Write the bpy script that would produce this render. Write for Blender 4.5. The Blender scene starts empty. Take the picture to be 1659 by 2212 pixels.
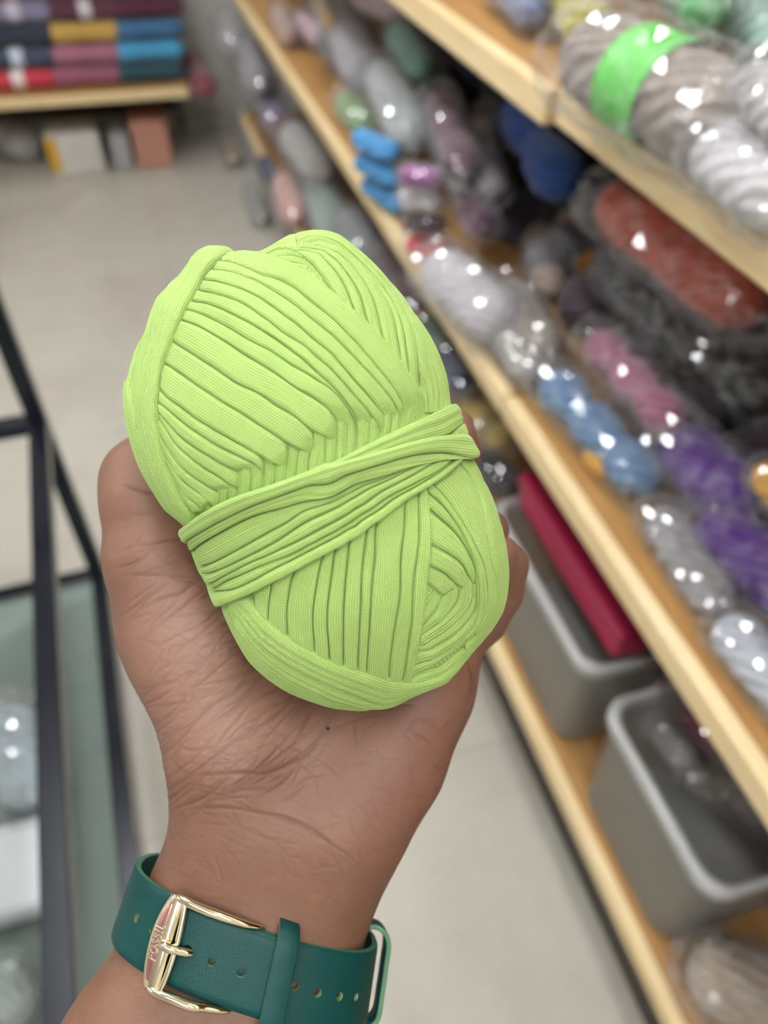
import bpy, bmesh, math, random
import numpy as np
from mathutils import Matrix, Vector

random.seed(7)
rng = np.random.default_rng(7)
SC = bpy.context.scene
COL = SC.collection

# ------------------------------------------------------------------ camera
F, CX, CY, H = 1600.0, 829.5, 1106.0, 1.40
_Y = np.array([-700.0, 1686.0, -F]); _Y /= np.linalg.norm(_Y)
_Z = -np.array([-60.0, -1540.0, -F]); _Z -= _Z.dot(_Y) * _Y; _Z /= np.linalg.norm(_Z)
_X = np.cross(_Y, _Z)
R = np.array([_X, _Y, _Z])            # world = R @ camera
EYE = np.array([0.0, 0.0, H])
cam = bpy.data.objects.new('camera', bpy.data.cameras.new('camera')); COL.objects.link(cam)
M4 = Matrix([list(R[0]) + [0], list(R[1]) + [0], list(R[2]) + [H], [0, 0, 0, 1]])
cam.matrix_world = M4
cam.data.sensor_fit = 'AUTO'; cam.data.sensor_width = 36.0
cam.data.lens = F / 2212 * 36.0
cam.data.clip_start = 0.02; cam.data.clip_end = 60
cam.data.dof.use_dof = True
cam.data.dof.focus_distance = 0.190
cam.data.dof.aperture_fstop = cam.data.lens / 3.3
SC.camera = cam

# ------------------------------------------------------------------ world, exposure
w = bpy.data.worlds.new('world'); SC.world = w; w.use_nodes = True
w.node_tree.nodes['Background'].inputs[0].default_value = (0.85, 0.93, 1, 1)
w.node_tree.nodes['Background'].inputs[1].default_value = 0.3
SC.view_settings.view_transform = 'Standard'
SC.view_settings.look = 'None'
SC.view_settings.exposure = 0.0
SC.view_settings.gamma = 1.0
SC.view_settings.use_curve_mapping = False
SC.cycles.use_denoising = True
try:
    SC.cycles.denoiser = 'OPENIMAGEDENOISE'
    SC.cycles.denoising_input_passes = 'RGB_ALBEDO_NORMAL'
    SC.cycles.denoising_prefilter = 'ACCURATE'
except Exception:
    pass
SC.cycles.use_adaptive_sampling = False
SC.cycles.max_bounces = 8
SC.cycles.transparent_max_bounces = 24
SC.cycles.sample_clamp_indirect = 14.0
SC.cycles.caustics_reflective = False
SC.cycles.caustics_refractive = False
LAMP_STRENGTH = 67.0

# ------------------------------------------------------------------ helpers
def ray(x, y):
    return R @ np.array([x - CX, CY - y, -F]) / F          # unit depth along the view axis
def pt(x, y, d):
    return EYE + ray(x, y) * d
def onplane(x, y, ax, val):
    d = ray(x, y); return EYE + d * ((val - EYE[ax]) / d[ax])
def depth_of(p):
    return float(-(R.T @ (np.asarray(p) - EYE))[2])

def srgb(c):
    if isinstance(c, str):
        c = tuple(int(c[i:i + 2], 16) / 255 for i in (0, 2, 4))
    return tuple(((v / 12.92) if v <= 0.04045 else ((v + 0.055) / 1.055) ** 2.4) for v in c[:3]) + (1.0,)

class NT:
    """small node-tree helper"""
    def __init__(s, name):
        s.m = bpy.data.materials.new(name); s.m.use_nodes = True
        s.t = s.m.node_tree; s.n = s.t.nodes; s.l = s.t.links
        s.b = s.n['Principled BSDF']; s.out = s.n['Material Output']
    def new(s, typ, **kw):
        n = s.n.new(typ)
        for k, v in kw.items():
            setattr(n, k, v)
        return n
    def math(s, op, a, b=None, c=None):
        n = s.new('ShaderNodeMath', operation=op)
        for i, v in enumerate((a, b, c)):
            if v is None: continue
            if isinstance(v, (int, float)): n.inputs[i].default_value = v
            else: s.l.new(v, n.inputs[i])
        return n.outputs[0]
    def noise(s, scale, detail=3, rough=0.5, vec=None, dist=0.0):
        n = s.new('ShaderNodeTexNoise'); n.inputs['Scale'].default_value = scale
        n.inputs['Detail'].default_value = detail; n.inputs['Roughness'].default_value = rough
        n.inputs['Distortion'].default_value = dist
        if vec is None: vec = s.coord()
        s.l.new(vec, n.inputs['Vector']); return n.outputs['Fac']
    def coord(s, which='Object'):
        if not hasattr(s, '_tc'): s._tc = s.new('ShaderNodeTexCoord')
        return s._tc.outputs[which]
    def scaled(s, sx, sy, sz, vec=None):
        n = s.new('ShaderNodeMapping'); n.inputs['Scale'].default_value = (sx, sy, sz)
        s.l.new(vec if vec is not None else s.coord(), n.inputs['Vector']); return n.outputs[0]
    def ramp(s, fac, stops):
        n = s.new('ShaderNodeValToRGB'); e = n.color_ramp.elements
        while len(e) < len(stops): e.new(0.5)
        for el, (p, c) in zip(e, stops):
            el.position = p; el.color = c
        s.l.new(fac, n.inputs[0]); return n.outputs[0]
    def mix(s, fac, a, b, mode='MIX'):
        n = s.new('ShaderNodeMix', data_type='RGBA', blend_type=mode)
        for sock, v in ((n.inputs[0], fac), (n.inputs[6], a), (n.inputs[7], b)):
            if isinstance(v, (int, float)): sock.default_value = v
            elif isinstance(v, tuple): sock.default_value = v
            else: s.l.new(v, sock)
        return n.outputs[2]
    def bump(s, h, strength, dist, prev=None):
        n = s.new('ShaderNodeBump'); n.inputs['Strength'].default_value = strength
        n.inputs['Distance'].default_value = dist; s.l.new(h, n.inputs['Height'])
        if prev is not None: s.l.new(prev, n.inputs['Normal'])
        return n.outputs[0]
    def set(s, **kw):
        for k, v in kw.items():
            sock = s.b.inputs[k.replace('_', ' ')]
            if isinstance(v, (int, float, tuple)): sock.default_value = v
            else: s.l.new(v, sock)
        return s

_cache = {}
def plain(name, col, rough=0.5, metal=0.0, bump=0.0, bscale=60, var=0.12, **kw):
    if name in _cache: return _cache[name]
    t = NT(name); c = srgb(col)
    f = t.noise(bscale * 0.3, 3)
    a = tuple(max(0, v * (1 - var)) for v in c[:3]) + (1,); b = tuple(min(1, v * (1 + var)) for v in c[:3]) + (1,)
    t.set(Base_Color=t.mix(f, a, b), Roughness=rough, Metallic=metal)
    if bump: t.set(Normal=t.bump(t.noise(bscale, 4), bump, 0.002))
    for k, v in kw.items(): t.b.inputs[k.replace('_', ' ')].default_value = v
    _cache[name] = t.m
    return t.m

def link(name, me, mat=None, parent=None, smooth=True):
    o = bpy.data.objects.new(name, me); COL.objects.link(o)
    if mat is not None:
        for m in (mat if isinstance(mat, (list, tuple)) else [mat]): me.materials.append(m)
    if smooth and len(me.polygons): me.polygons.foreach_set('use_smooth', [True] * len(me.polygons))
    if parent is not None:
        o.parent = parent; o.matrix_parent_inverse = parent.matrix_world.inverted()
    return o
def mesh(name, verts, faces, mat=None, parent=None, smooth=True, uv=None):
    me = bpy.data.meshes.new(name)
    me.from_pydata([tuple(map(float, v)) for v in verts], [], [tuple(map(int, f)) for f in faces]); me.update()
    if uv is not None:
        uvl = me.uv_layers.new(name='UVMap')
        li = np.zeros(len(me.loops), dtype=np.int64); me.loops.foreach_get('vertex_index', li)
        uvl.data.foreach_set('uv', np.asarray(uv, dtype=np.float32)[li].ravel())
    return link(name, me, mat, parent, smooth)
def empty(name, loc, label=None, cat=None, group=None):
    o = bpy.data.objects.new(name, None); COL.objects.link(o); o.empty_display_size = 0.05
    o.location = tuple(map(float, loc)); o.matrix_world = Matrix.Translation(o.location)
    return tag(o, label, cat, group)
def tag(o, label=None, cat=None, group=None, kind=None):
    if label: o['label'] = label
    if cat: o['category'] = cat
    if group: o['group'] = group
    if kind: o['kind'] = kind
    return o
def bmobj(name, bm, mat, parent=None, smooth=False):
    me = bpy.data.meshes.new(name); bm.normal_update(); bm.to_mesh(me); bm.free()
    return link(name, me, mat, parent, smooth)
def box(name, lo, hi, mat, parent=None, bev=0.0, seg=2):
    bm = bmesh.new(); bmesh.ops.create_cube(bm, size=1)
    lo = np.array(lo, float); hi = np.array(hi, float)
    for v in bm.verts:
        v.co = Vector([(lo[i] + hi[i]) / 2 + v.co[i] * (hi[i] - lo[i]) for i in range(3)])
    if bev: bmesh.ops.bevel(bm, geom=bm.edges[:], offset=bev, segments=seg, profile=0.5, affect='EDGES')
    return bmobj(name, bm, mat, parent, smooth=False)

def catmull(P, n):
    P = np.asarray(P, float)
    if len(P) == 2:
        t = np.linspace(0, 1, n)[:, None]; return P[0] * (1 - t) + P[1] * t
    seg = np.linalg.norm(np.diff(P, axis=0), axis=1); seg = np.maximum(seg, 1e-9) ** 0.5
    T = np.concatenate([[0], np.cumsum(seg)])
    # tangents (non uniform)
    m = np.zeros_like(P)
    for i in range(len(P)):
        if i == 0: m[i] = (P[1] - P[0]) / (T[1] - T[0])
        elif i == len(P) - 1: m[i] = (P[-1] - P[-2]) / (T[-1] - T[-2])
        else:
            a = (P[i] - P[i - 1]) / (T[i] - T[i - 1]); b = (P[i + 1] - P[i]) / (T[i + 1] - T[i])
            h0, h1 = T[i] - T[i - 1], T[i + 1] - T[i]; m[i] = (a * h1 + b * h0) / (h0 + h1)
    dense = np.linspace(0, T[-1], n * 4)
    k = np.clip(np.searchsorted(T, dense, side='right') - 1, 0, len(P) - 2)
    h = (T[k + 1] - T[k]); s = ((dense - T[k]) / h)[:, None]; h = h[:, None]
    D = ((2 * s ** 3 - 3 * s ** 2 + 1) * P[k] + (s ** 3 - 2 * s ** 2 + s) * h * m[k]
         + (-2 * s ** 3 + 3 * s ** 2) * P[k + 1] + (s ** 3 - s ** 2) * h * m[k + 1])
    L = np.concatenate([[0], np.cumsum(np.linalg.norm(np.diff(D, axis=0), axis=1))])
    tt = np.linspace(0, L[-1], n)
    return np.stack([np.interp(tt, L, D[:, j]) for j in range(D.shape[1])], 1)

# ================================================================== the yarn ball
BD = 0.200                                     # distance of the ball's middle plane
BC = pt(700, 1020, BD)
ez = EYE - BC; BDIST = np.linalg.norm(ez); ez /= BDIST
ex = R @ np.array([1.0, 0, 0]); ex -= ex.dot(ez) * ez; ex /= np.linalg.norm(ex)
ey = np.cross(ez, ex)
HT = 0.0335                                    # half thickness towards the camera
def plane_xy(px):
    px = np.atleast_2d(px); out = np.zeros((len(px), 2))
    for i, (x, y) in enumerate(px):
        r = ray(x, y); t = (BC - EYE).dot(ez) / r.dot(ez); q = EYE + r * t - BC
        out[i] = (q.dot(ex), q.dot(ey))
    return out
OUT = [(430,547),(455,538),(483,536),(508,541),(548,541),(575,528),(600,514),(624,503),(665,498),(701,500),(735,511),(764,533),
 (805,569),(841,610),(865,637),(889,670),(921,714),(947,762),(964,810),(972,861),(984,905),(1003,960),(1028,1005),
 (1053,1055),(1076,1120),(1091,1180),(1097,1240),(1092,1290),(1084,1320),(1058,1362),(1026,1397),(1000,1430),(966,1472),(929,1488),
 (885,1504),(850,1520),(825,1527),(769,1531),(721,1527),(673,1513),(625,1494),(576,1462),(540,1428),(511,1380),(494,1346),
 (482,1318),(470,1280),(447,1232),(420,1172),(402,1137),(386,1123),(359,1101),(332,1062),(309,1022),(291,977),(280,937),(272,886),
 (271,850),(276,825),(283,795),(296,755),(311,718),(323,681),(338,643),(361,616),(387,603),(405,580),(413,562)]
_o = plane_xy(OUT); _th = np.arctan2(_o[:, 1], _o[:, 0]); _r = np.linalg.norm(_o, axis=1)
_k = np.argsort(_th); _th, _r = _th[_k], _r[_k]
TG = np.linspace(-math.pi, math.pi, 721)
RG = np.interp(TG, np.concatenate([_th - 2 * math.pi, _th, _th + 2 * math.pi]), np.tile(_r, 3))
_ph = np.linspace(0, math.pi / 2, 600)
_f = np.sin(_ph) / (1 - HT / BDIST * np.cos(_ph)); _im = int(np.argmax(_f)); FMAX = _f[_im]; PHMAX = _ph[_im]
RG = RG / FMAX                                  # so that the perspective silhouette falls on the outline
# deeper, hidden layers follow a smoothed outline
def Rth(th): return np.interp(th, TG, RG)
BANDA = plane_xy([(430, 1215)])[0]; BANDB = plane_xy([(1010, 960)])[0]
_bd = (BANDB - BANDA) / np.linalg.norm(BANDB - BANDA); _bn = np.array([-_bd[1], _bd[0]])
def px2q(px):
    """pixels -> azimuthal coordinates (phi*cos th, phi*sin th) on the ball"""
    xy = plane_xy(px); th = np.arctan2(xy[:, 1], xy[:, 0]); rho = np.linalg.norm(xy, axis=1) / Rth(th)
    phi = np.interp(rho, _f[:_im + 1], _ph[:_im + 1])
    over = rho > FMAX * 0.999
    phi = np.where(over, PHMAX + (rho - FMAX) * 1.2, phi)
    return np.stack([phi * np.cos(th), phi * np.sin(th)], 1)
def q2w(q, off):
    phi = np.linalg.norm(q, axis=-1); th = np.arctan2(q[..., 1], q[..., 0])
    phi = np.minimum(phi, 2.9); Rr = Rth(th)
    sp, cp = np.sin(phi), np.cos(phi)
    x, y = Rr * sp * np.cos(th), Rr * sp * np.sin(th)
    s = x * _bn[0] + y * _bn[1] - BANDA @ _bn
    hh = HT * (1 - 0.10 * np.exp(-(s / 0.017) ** 2))
    h = hh * cp
    P = np.stack([x, y, h], -1)
    nrm = np.stack([sp * np.cos(th) / Rr, sp * np.sin(th) / Rr, cp / HT], -1)
    nrm /= np.linalg.norm(nrm, axis=-1, keepdims=True)
    P = P + nrm * off[..., None]
    return BC + P[..., 0:1] * ex + P[..., 1:2] * ey + P[..., 2:3] * ez

CR = {'T1': (400, 480, 5.53), 'T2': (600, 480, 4.1475), 'T3': (260, 600, 5.53), 'T4': (260, 850, 5.53), 'T5': (380, 1050, 5.53),
      'T6': (640, 880, 4.1475), 'T7': (850, 1150, 5.673), 'T8': (480, 1250, 4.1475), 'K7': (240, 480, 1.885), 'K8': (380, 860, 2.1545)}
def E(s):
    """'T1 490,460 640,500 ; px 600,603' -> list of photograph pixels"""
    out = []
    for part in s.split(';'):
        w_ = part.split(); k = w_[0]
        for c in w_[1:]:
            x, y = map(float, c.split(','))
            if k != 'px':
                ox, oy, sc = CR[k]; x, y = ox + x / sc, oy + y / sc
            out.append((x, y))
    return out

def knit_material():
    t = NT('lime_jersey_knit')
    uv = t.new('ShaderNodeUVMap'); sep = t.new('ShaderNodeSeparateXYZ'); t.l.new(uv.outputs[0], sep.inputs[0])
    U, V = sep.outputs[0], sep.outputs[1]
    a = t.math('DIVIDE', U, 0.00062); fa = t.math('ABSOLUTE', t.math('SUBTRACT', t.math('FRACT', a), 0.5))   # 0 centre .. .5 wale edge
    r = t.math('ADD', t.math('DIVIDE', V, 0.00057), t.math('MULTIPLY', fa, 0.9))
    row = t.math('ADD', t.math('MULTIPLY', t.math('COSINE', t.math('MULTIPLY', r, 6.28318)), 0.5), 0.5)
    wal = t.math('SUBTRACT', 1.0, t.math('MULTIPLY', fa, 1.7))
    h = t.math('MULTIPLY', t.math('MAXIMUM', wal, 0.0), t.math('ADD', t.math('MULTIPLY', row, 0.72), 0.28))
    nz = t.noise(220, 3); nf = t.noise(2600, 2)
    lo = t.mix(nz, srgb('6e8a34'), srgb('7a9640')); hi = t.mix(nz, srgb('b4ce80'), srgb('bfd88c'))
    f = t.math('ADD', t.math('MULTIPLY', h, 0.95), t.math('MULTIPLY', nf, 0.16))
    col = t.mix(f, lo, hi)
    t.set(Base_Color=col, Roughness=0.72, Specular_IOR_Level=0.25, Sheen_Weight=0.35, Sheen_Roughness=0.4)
    t.b.inputs['Sheen Tint'].default_value = srgb('e4ffae')
    t.b.inputs['Subsurface Weight'].default_value = 0.06; t.b.inputs['Subsurface Radius'].default_value = (0.6, 1.0, 0.3)
    t.b.inputs['Subsurface Scale'].default_value = 0.002
    n1 = t.bump(h, 0.55, 0.00022); n2 = t.bump(nf, 0.25, 0.0001, n1)
    t.set(Normal=n2)
    return t.m
KNIT = knit_material()

ball = empty('yarn_ball', BC, 'ball of lime green t-shirt yarn with a tied belly band, held in the open hand', 'yarn ball')
NSTR = 0
def strand(A, B, base=0.0, bulge=0.0009, drop=0.0011, ribs=0, rib=0.00016, ext=(0, 0), n=56, name='strand', fold=0.0, lift=None, skew=0.0, dropB=None):
    """one flat strand between edge A and edge B (both listed in the running direction); ext: radians of extra run at either end"""
    global NSTR
    qs = []
    for e in (A, B):
        q = px2q(E(e) if isinstance(e, str) else e)
        d0 = (q[0] - q[1]); d1 = (q[-1] - q[-2])
        if ext[0]: q = np.vstack([q[0] + d0 / np.linalg.norm(d0) * ext[0] * np.array([[1.0]]), q]) if True else q
        if ext[1]: q = np.vstack([q, q[-1] + d1 / np.linalg.norm(d1) * ext[1]])
        q = catmull(q, n)
        for _ in range(8):
            q[1:-1] = .25 * q[:-2] + .5 * q[1:-1] + .25 * q[2:]
        qs.append(q)
    qa, qb = qs
    wA = q2w(qa, np.zeros(n)); wB = q2w(qb, np.zeros(n))
    wid = np.linalg.norm(wA - wB, axis=1); wm = float(np.median(wid))
    nu = int(np.clip(wm / 0.00028, 11, 46))
    u = (1 - np.cos(np.linspace(0, math.pi, nu))) / 2 * 0.6 + np.linspace(0, 1, nu) * 0.4
    pe = float(np.clip(wm / 0.00062, 3.6, 9.0)); prof = (1 - np.abs(2 * u - 1) ** pe) ** (1 / 2.0)
    wf = np.clip(wid / 0.0035, 0.15, 1.0)
    q = qa[:, None, :] * (1 - u)[None, :, None] + qb[:, None, :] * u[None, :, None]
    dr = np.where(u < .5, drop, drop if dropB is None else dropB)
    off = base - (dr * (1 - prof))[None, :] + (bulge * wf)[:, None] * prof[None, :]
    if ribs:
        jit = NSTR * 1.7
        off = off + rib * prof[None, :] ** 3 * np.cos(2 * math.pi * (ribs * u[None, :] + 0.03 * np.sin(np.linspace(0, 5, n) + jit)[:, None]))
    if fold: off = off - fold * np.exp(-((u[None, :] - 0.5 - 0.12 * np.sin(np.linspace(0, 4, n) + NSTR)[:, None]) / 0.07) ** 2)
    off = off + skew * (u - 0.5)[None, :]
    if lift is not None: off = off + np.interp(np.linspace(0, 1, n), np.linspace(0, 1, len(lift)), lift)[:, None]
    off = off + 0.00003 * np.sin(np.linspace(0, 9, n) + NSTR * 2.1)[:, None]
    P = q2w(q, off)
    mid = P[:, nu // 2]; V = np.concatenate([[0], np.cumsum(np.linalg.norm(np.diff(mid, axis=0), axis=1))])
    # along-width arc length so that the stitches keep their size
    du = np.linalg.norm(np.diff(P, axis=1), axis=2); Uc = np.concatenate([np.zeros((n, 1)), np.cumsum(du, axis=1)], axis=1)
    Uc -= Uc[:, nu // 2][:, None]
    Uc = Uc * 0.5 + 0.5 * np.median(Uc, axis=0)[None, :]
    uv = np.stack([Uc + 0.01 + NSTR * 0.013, np.repeat(V[:, None], nu, 1)], -1).reshape(-1, 2)
    idx = np.arange(n * nu).reshape(n, nu)
    # A is on the left when looking along the run: keep the front face outwards
    f = np.stack([idx[:-1, :-1], idx[:-1, 1:], idx[1:, 1:], idx[1:, :-1]], -1).reshape(-1, 4)
    c = P[n // 2, nu // 2]; a_ = P[n // 2, nu // 2 + 1] - c; b_ = P[n // 2 + 1, nu // 2] - c
    if np.cross(a_, b_).dot(c - BC) < 0: f = f[:, ::-1]
    NSTR += 1
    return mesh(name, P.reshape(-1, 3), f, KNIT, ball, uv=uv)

# core body underneath
def ball_core():
    nt, npz = 128, 48
    th = np.linspace(-math.pi, math.pi, nt, endpoint=False); ph = np.linspace(0.0, math.pi * 0.985, npz)
    q = np.stack([ph[:, None] * np.cos(th), ph[:, None] * np.sin(th)], -1)
    P = q2w(q, np.full((npz, nt), -0.0011)); idx = np.arange(npz * nt).reshape(npz, nt)
    f = np.stack([idx[:-1], np.roll(idx[:-1], -1, 1), np.roll(idx[1:], -1, 1), idx[1:]], -1).reshape(-1, 4)[:, ::-1]
    uv = np.stack([np.repeat(th[None], npz, 0) * 0.03, np.repeat(ph[:, None], nt, 1) * 0.03], -1).reshape(-1, 2)
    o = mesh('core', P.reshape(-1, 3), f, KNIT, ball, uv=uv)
    return o
ball_core()

# ---- upper lobe: the fan, edges listed from the left band to the braid
FAN = [
 'T1 490,400 560,350 700,338 850,345 1000,400 1200,460 1400,560 ; T2 330,480 500,640 650,760 800,880 950,1050 1100,1220 1200,1380 1290,1500 1330,1600 ; px 925,880 928,905',
 'T1 430,470 640,500 800,570 1000,650 ; T2 0,510 150,590 300,720 500,880 700,1080 850,1250 1000,1430 1070,1540 ; px 872,876',
 'T1 340,575 500,590 700,640 900,720 1100,850 ; T2 150,745 300,870 450,990 600,1130 800,1330 950,1500 ; px 852,872 868,895',
 'T1 235,690 330,700 500,740 650,790 800,850 1000,970 1200,1130 ; T2 150,900 350,1080 600,1320 800,1540 ; px 812,877 830,896',
 'T1 160,810 300,840 450,880 650,950 800,1040 1000,1180 1300,1410 ; T2 200,1080 400,1260 600,1460 750,1620 ; px 800,893 815,910',
 'T1 85,940 250,960 400,1020 600,1120 800,1220 1000,1350 ; T2 0,1050 200,1210 400,1395 560,1550 ; px 754,878 773,908',
 'T3 795,385 950,420 1100,490 1300,600 1500,730 ; px 560,748 600,768 650,799 696,830 737,862 760,893 774,918',
 'T3 745,510 900,560 1100,670 1300,790 1500,930 ; px 560,785 600,811 648,842 692,871 726,904',
 'T3 625,760 800,870 1000,1000 1200,1130 1400,1270 ; px 560,850 611,885 650,910 676,932',
 'T3 535,1025 700,1130 850,1240 1000,1340 ; px 486,872 522,893 560,918 590,937 619,957',
 'T3 480,1340 ; T4 540,40 700,150 900,300 1100,420 1300,540 1500,650 ; px 565,988',
 'T4 460,110 600,230 780,380 1000,530 1200,650 1450,770 ; px 548,1003 563,1012',
 'T4 455,230 560,360 700,510 900,660 1100,780 1250,870 1380,940',
 'T4 460,300 540,440 650,600 800,740 1000,900 1200,1020 1350,1130',
 'T4 470,480 560,660 680,830 850,990 1000,1090 1130,1190',
 'T4 510,700 620,900 750,1060 900,1170 1120,1300',
 'T4 580,900 680,1080 780,1230 900,1330 980,1420',
 'T4 630,1060 720,1230 800,1360 870,1460',
]
CORN = {1: (872, 876), 3: (830, 896), 5: (773, 908), 7: (726, 904), 8: (676, 932), 9: (619, 957), 10: (565, 988), 12: (509, 1021), 14: (464, 1065)}
ribsF = [10, 3, 4, 3, 4, 3, 2, 5, 6, 6, 3, 3, 4, 3, 4, 3, 3]
order = sorted(CORN)
# vertical strands under the braid first (they lie lower)
VB = [[(934, 880), (938, 925)], [(905, 830), (902, 935)], [(872, 860), (868, 945)], [(850, 880), (848, 955)], [(829, 880), (820, 960)], [(800, 890), (797, 970)],
      [(773, 895), (768, 985)], [(752, 900), (745, 990)], [(727, 890), (724, 1000)], [(703, 905), (700, 1010)], [(676, 915), (664, 1022)],
      [(648, 935), (636, 1036)], [(620, 945), (612, 1045)], [(591, 965), (590, 1055)], [(565, 975), (563, 1062)], [(536, 995), (537, 1070)],
      [(509, 1008), (507, 1080)], [(485, 1035), (485, 1090)], [(462, 1050), (458, 1100)], [(430, 1085), (430, 1118)]]
for i in range(len(VB) - 1):
    a, b = VB[i + 1], VB[i]
    strand([a[0], ((a[0][0] + a[1][0]) / 2 + 1, (a[0][1] + a[1][1]) / 2), a[1], (a[1][0] - 6, a[1][1] + 50)],
           [b[0], ((b[0][0] + b[1][0]) / 2 + 2, (b[0][1] + b[1][1]) / 2), b[1], (b[1][0] - 6, b[1][1] + 50)], base=-0.0012, bulge=0.0007, drop=0.0007, ribs=2, n=26)
for i in range(len(FAN) - 1, -1, -1):
    if i == len(FAN) - 1: continue
    A = E(FAN[i]); B = E(FAN[i + 1])
    if i in CORN:                                   # the tip runs on past the next corner
        nx = [j for j in order if j > i][0] if [j for j in order if j > i] else None
        if nx: B = B[:-1] + [CORN[nx], ((CORN[nx][0] + 2 * A[-1][0]) / 3, CORN[nx][1] + 20), (A[-1][0] - 2, max(A[-1][1] + 48, CORN[nx][1] + 18))] if nx == i + 1 else B + [(A[-1][0] - 4, A[-1][1] + 40)]
        A = A + [(A[-1][0] + 3, A[-1][1] + 26), (A[-1][0] + 1, A[-1][1] + 46)]
    strand(A, B, base=-0.00005 - 0.00002 * i, bulge=0.0005, drop=0.0009, ribs=ribsF[i], rib=0.00004, n=72,
           lift=[0.0001, 0, 0, 0.0001, 0.0002, 0.0003, 0.0003, 0.0003, 0.0003, 0.0003, 0.0004, 0.0003, -0.0011])

# ---- upper right group
RG_ = [
 'T2 175,245 250,310 330,385 400,480 490,610 560,700 700,810 800,900',
 'T2 185,215 350,265 450,350 550,470 620,600 680,760 720,850 770,930 830,1010',
 'T2 200,190 420,250 560,370 650,490 740,640 800,860 850,980 900,1070',
 'T2 230,170 500,255 660,380 780,540 860,690 920,900 955,1070 1030,1190',
 'T2 190,165 320,140 500,195 700,320 850,480 960,650 1040,830 1080,1030 1120,1290',
 'T2 90,160 250,115 400,130 600,225 780,385 950,580 1060,760 1130,950 1160,1150 1210,1420',
 'T2 40,140 160,88 300,78 450,110 600,190 800,360 950,510 1100,690 1190,880 1240,1080 1260,1250 1290,1450',
 'T2 0,138 100,88 270,68 420,80 560,125 680,215 850,365 1000,535 1100,645 1200,785 1270,900 1330,1080 1350,1300 1340,1500',
]
for a in ('T2 1130,690 1230,810 1340,970 1450,1170 1520,1370 1550,1580 1550,1680|T2 1190,830 1350,1050 1450,1280 1500,1540 1510,1680',
          'T2 1190,830 1350,1050 1450,1280 1500,1540 1510,1680|T2 1240,1030 1370,1220 1440,1400 1460,1600 1465,1690',
          'T2 1240,1030 1370,1220 1440,1400 1460,1600 1465,1690|T2 1260,1180 1370,1330 1410,1500 1420,1700',
          'T2 1260,1180 1370,1330 1410,1500 1420,1700|T2 1270,1330 1350,1500 1375,1700',
          'T2 1270,1330 1350,1500 1375,1700|T2 1280,1450 1310,1560 1320,1700'):
    p, q = a.split('|'); strand(p, q, base=-0.0004, bulge=0.0006, ribs=2, n=40)
for i in range(len(RG_) - 2, -1, -1):
    strand(RG_[i + 1], RG_[i], base=-0.0003 - 0.00004 * (5 - i), bulge=0.0006, drop=0.0012, ribs=[5, 2, 3, 3, 2, 2, 2][i], rib=0.00010, n=64, 
           lift=[-0.0016 if i > 2 else -0.0006, -0.0003, 0.0001, 0.0001, 0.0001, 0.0001, 0, 0, -0.0002, -0.0009])
# little strands in the hollow at the top
strand('T1 830,350 1000,262 1150,172 1300,115', 'T1 880,380 1050,300 1200,290 1340,330', base=-0.0012, ribs=2, n=24)
strand('T1 900,370 1050,305 1200,295 1340,330', 'T1 980,410 1150,370 1300,360 1420,400', base=-0.0013, ribs=2, n=24)
strand('T1 980,400 1150,365 1300,360 1430,405', 'T1 1060,430 1200,440 1350,450 1470,470', base=-0.0013, ribs=2, n=24)
strand('T1 1100,430 1250,440 1380,455 1460,465', 'T1 1180,470 1300,510 1380,550 1450,590', base=-0.0013, ribs=2, n=24)
strand('T1 1440,470 1500,560 1600,690', 'T1 1500,460 1620,600 1700,740', base=-0.0014, ribs=2, n=24)

# ---- left edge band of the upper lobe
LB0 = 'T1 600,335 480,405 380,495 300,580 228,680 150,800 80,940 20,1060 ; T3 750,520 640,740 560,960 500,1150 470,1400 ; T4 460,100 460,300 480,500 520,700 600,950 700,1180 800,1350 ; px 420,1122'
LB1 = 'T1 600,330 450,300 330,318 190,370 90,480 60,580 ; T3 700,40 590,140 530,300 490,480 410,650 360,830 300,1080 275,1350 ; T4 225,60 225,300 255,480 310,680 390,900 490,1120 610,1330 760,1500 ; px 410,1142'
LB2 = 'T3 715,10 610,55 500,150 400,300 340,470 270,680 200,900 140,1120 110,1300 ; T4 110,0 165,300 220,480 330,720 430,980 560,1200 640,1340 740,1480 ; px 400,1140'
LB3 = 'T3 690,10 570,80 430,230 345,450 275,650 190,860 120,1080 75,1300 ; T4 60,0 70,200 110,480 170,700 270,950 400,1170 550,1390 700,1510 800,1600'
strand(LB2, LB3, base=-0.0003, bulge=0.0006, ribs=2, n=80, ext=(0.12, 0.1), lift=[-0.0014, -0.0004, 0, 0, 0, 0, 0, 0])
strand('T4 75,-150 60,0 75,200 115,480 175,700 275,950 405,1170 550,1385 700,1508 800,1598', 'T4 110,-140 120,0 165,200 230,480 340,720 440,980 565,1200 640,1340 740,1480 800,1560', base=0.0001, bulge=0.0007, ribs=2, n=70, ext=(0, 0.1))
strand(LB1, LB2.replace('715,10', '640,40'), base=-0.0004, bulge=0.0006, ribs=3, n=80, ext=(0, 0.1), lift=[-0.0012, -0.0002, 0, 0, 0, 0, 0, 0])
strand(LB0, LB1, base=0.0007, bulge=0.0011, drop=0.0022, ribs=4, rib=0.00012, n=90, ext=(0.05, 0.1), lift=[-0.0022, -0.0006, 0, 0, 0, 0, 0, 0, 0, 0])
# silhouette wraps that run on to the far side
def wrap_back(edge, inner, **kw):
    return strand(edge, inner, **kw)

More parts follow.
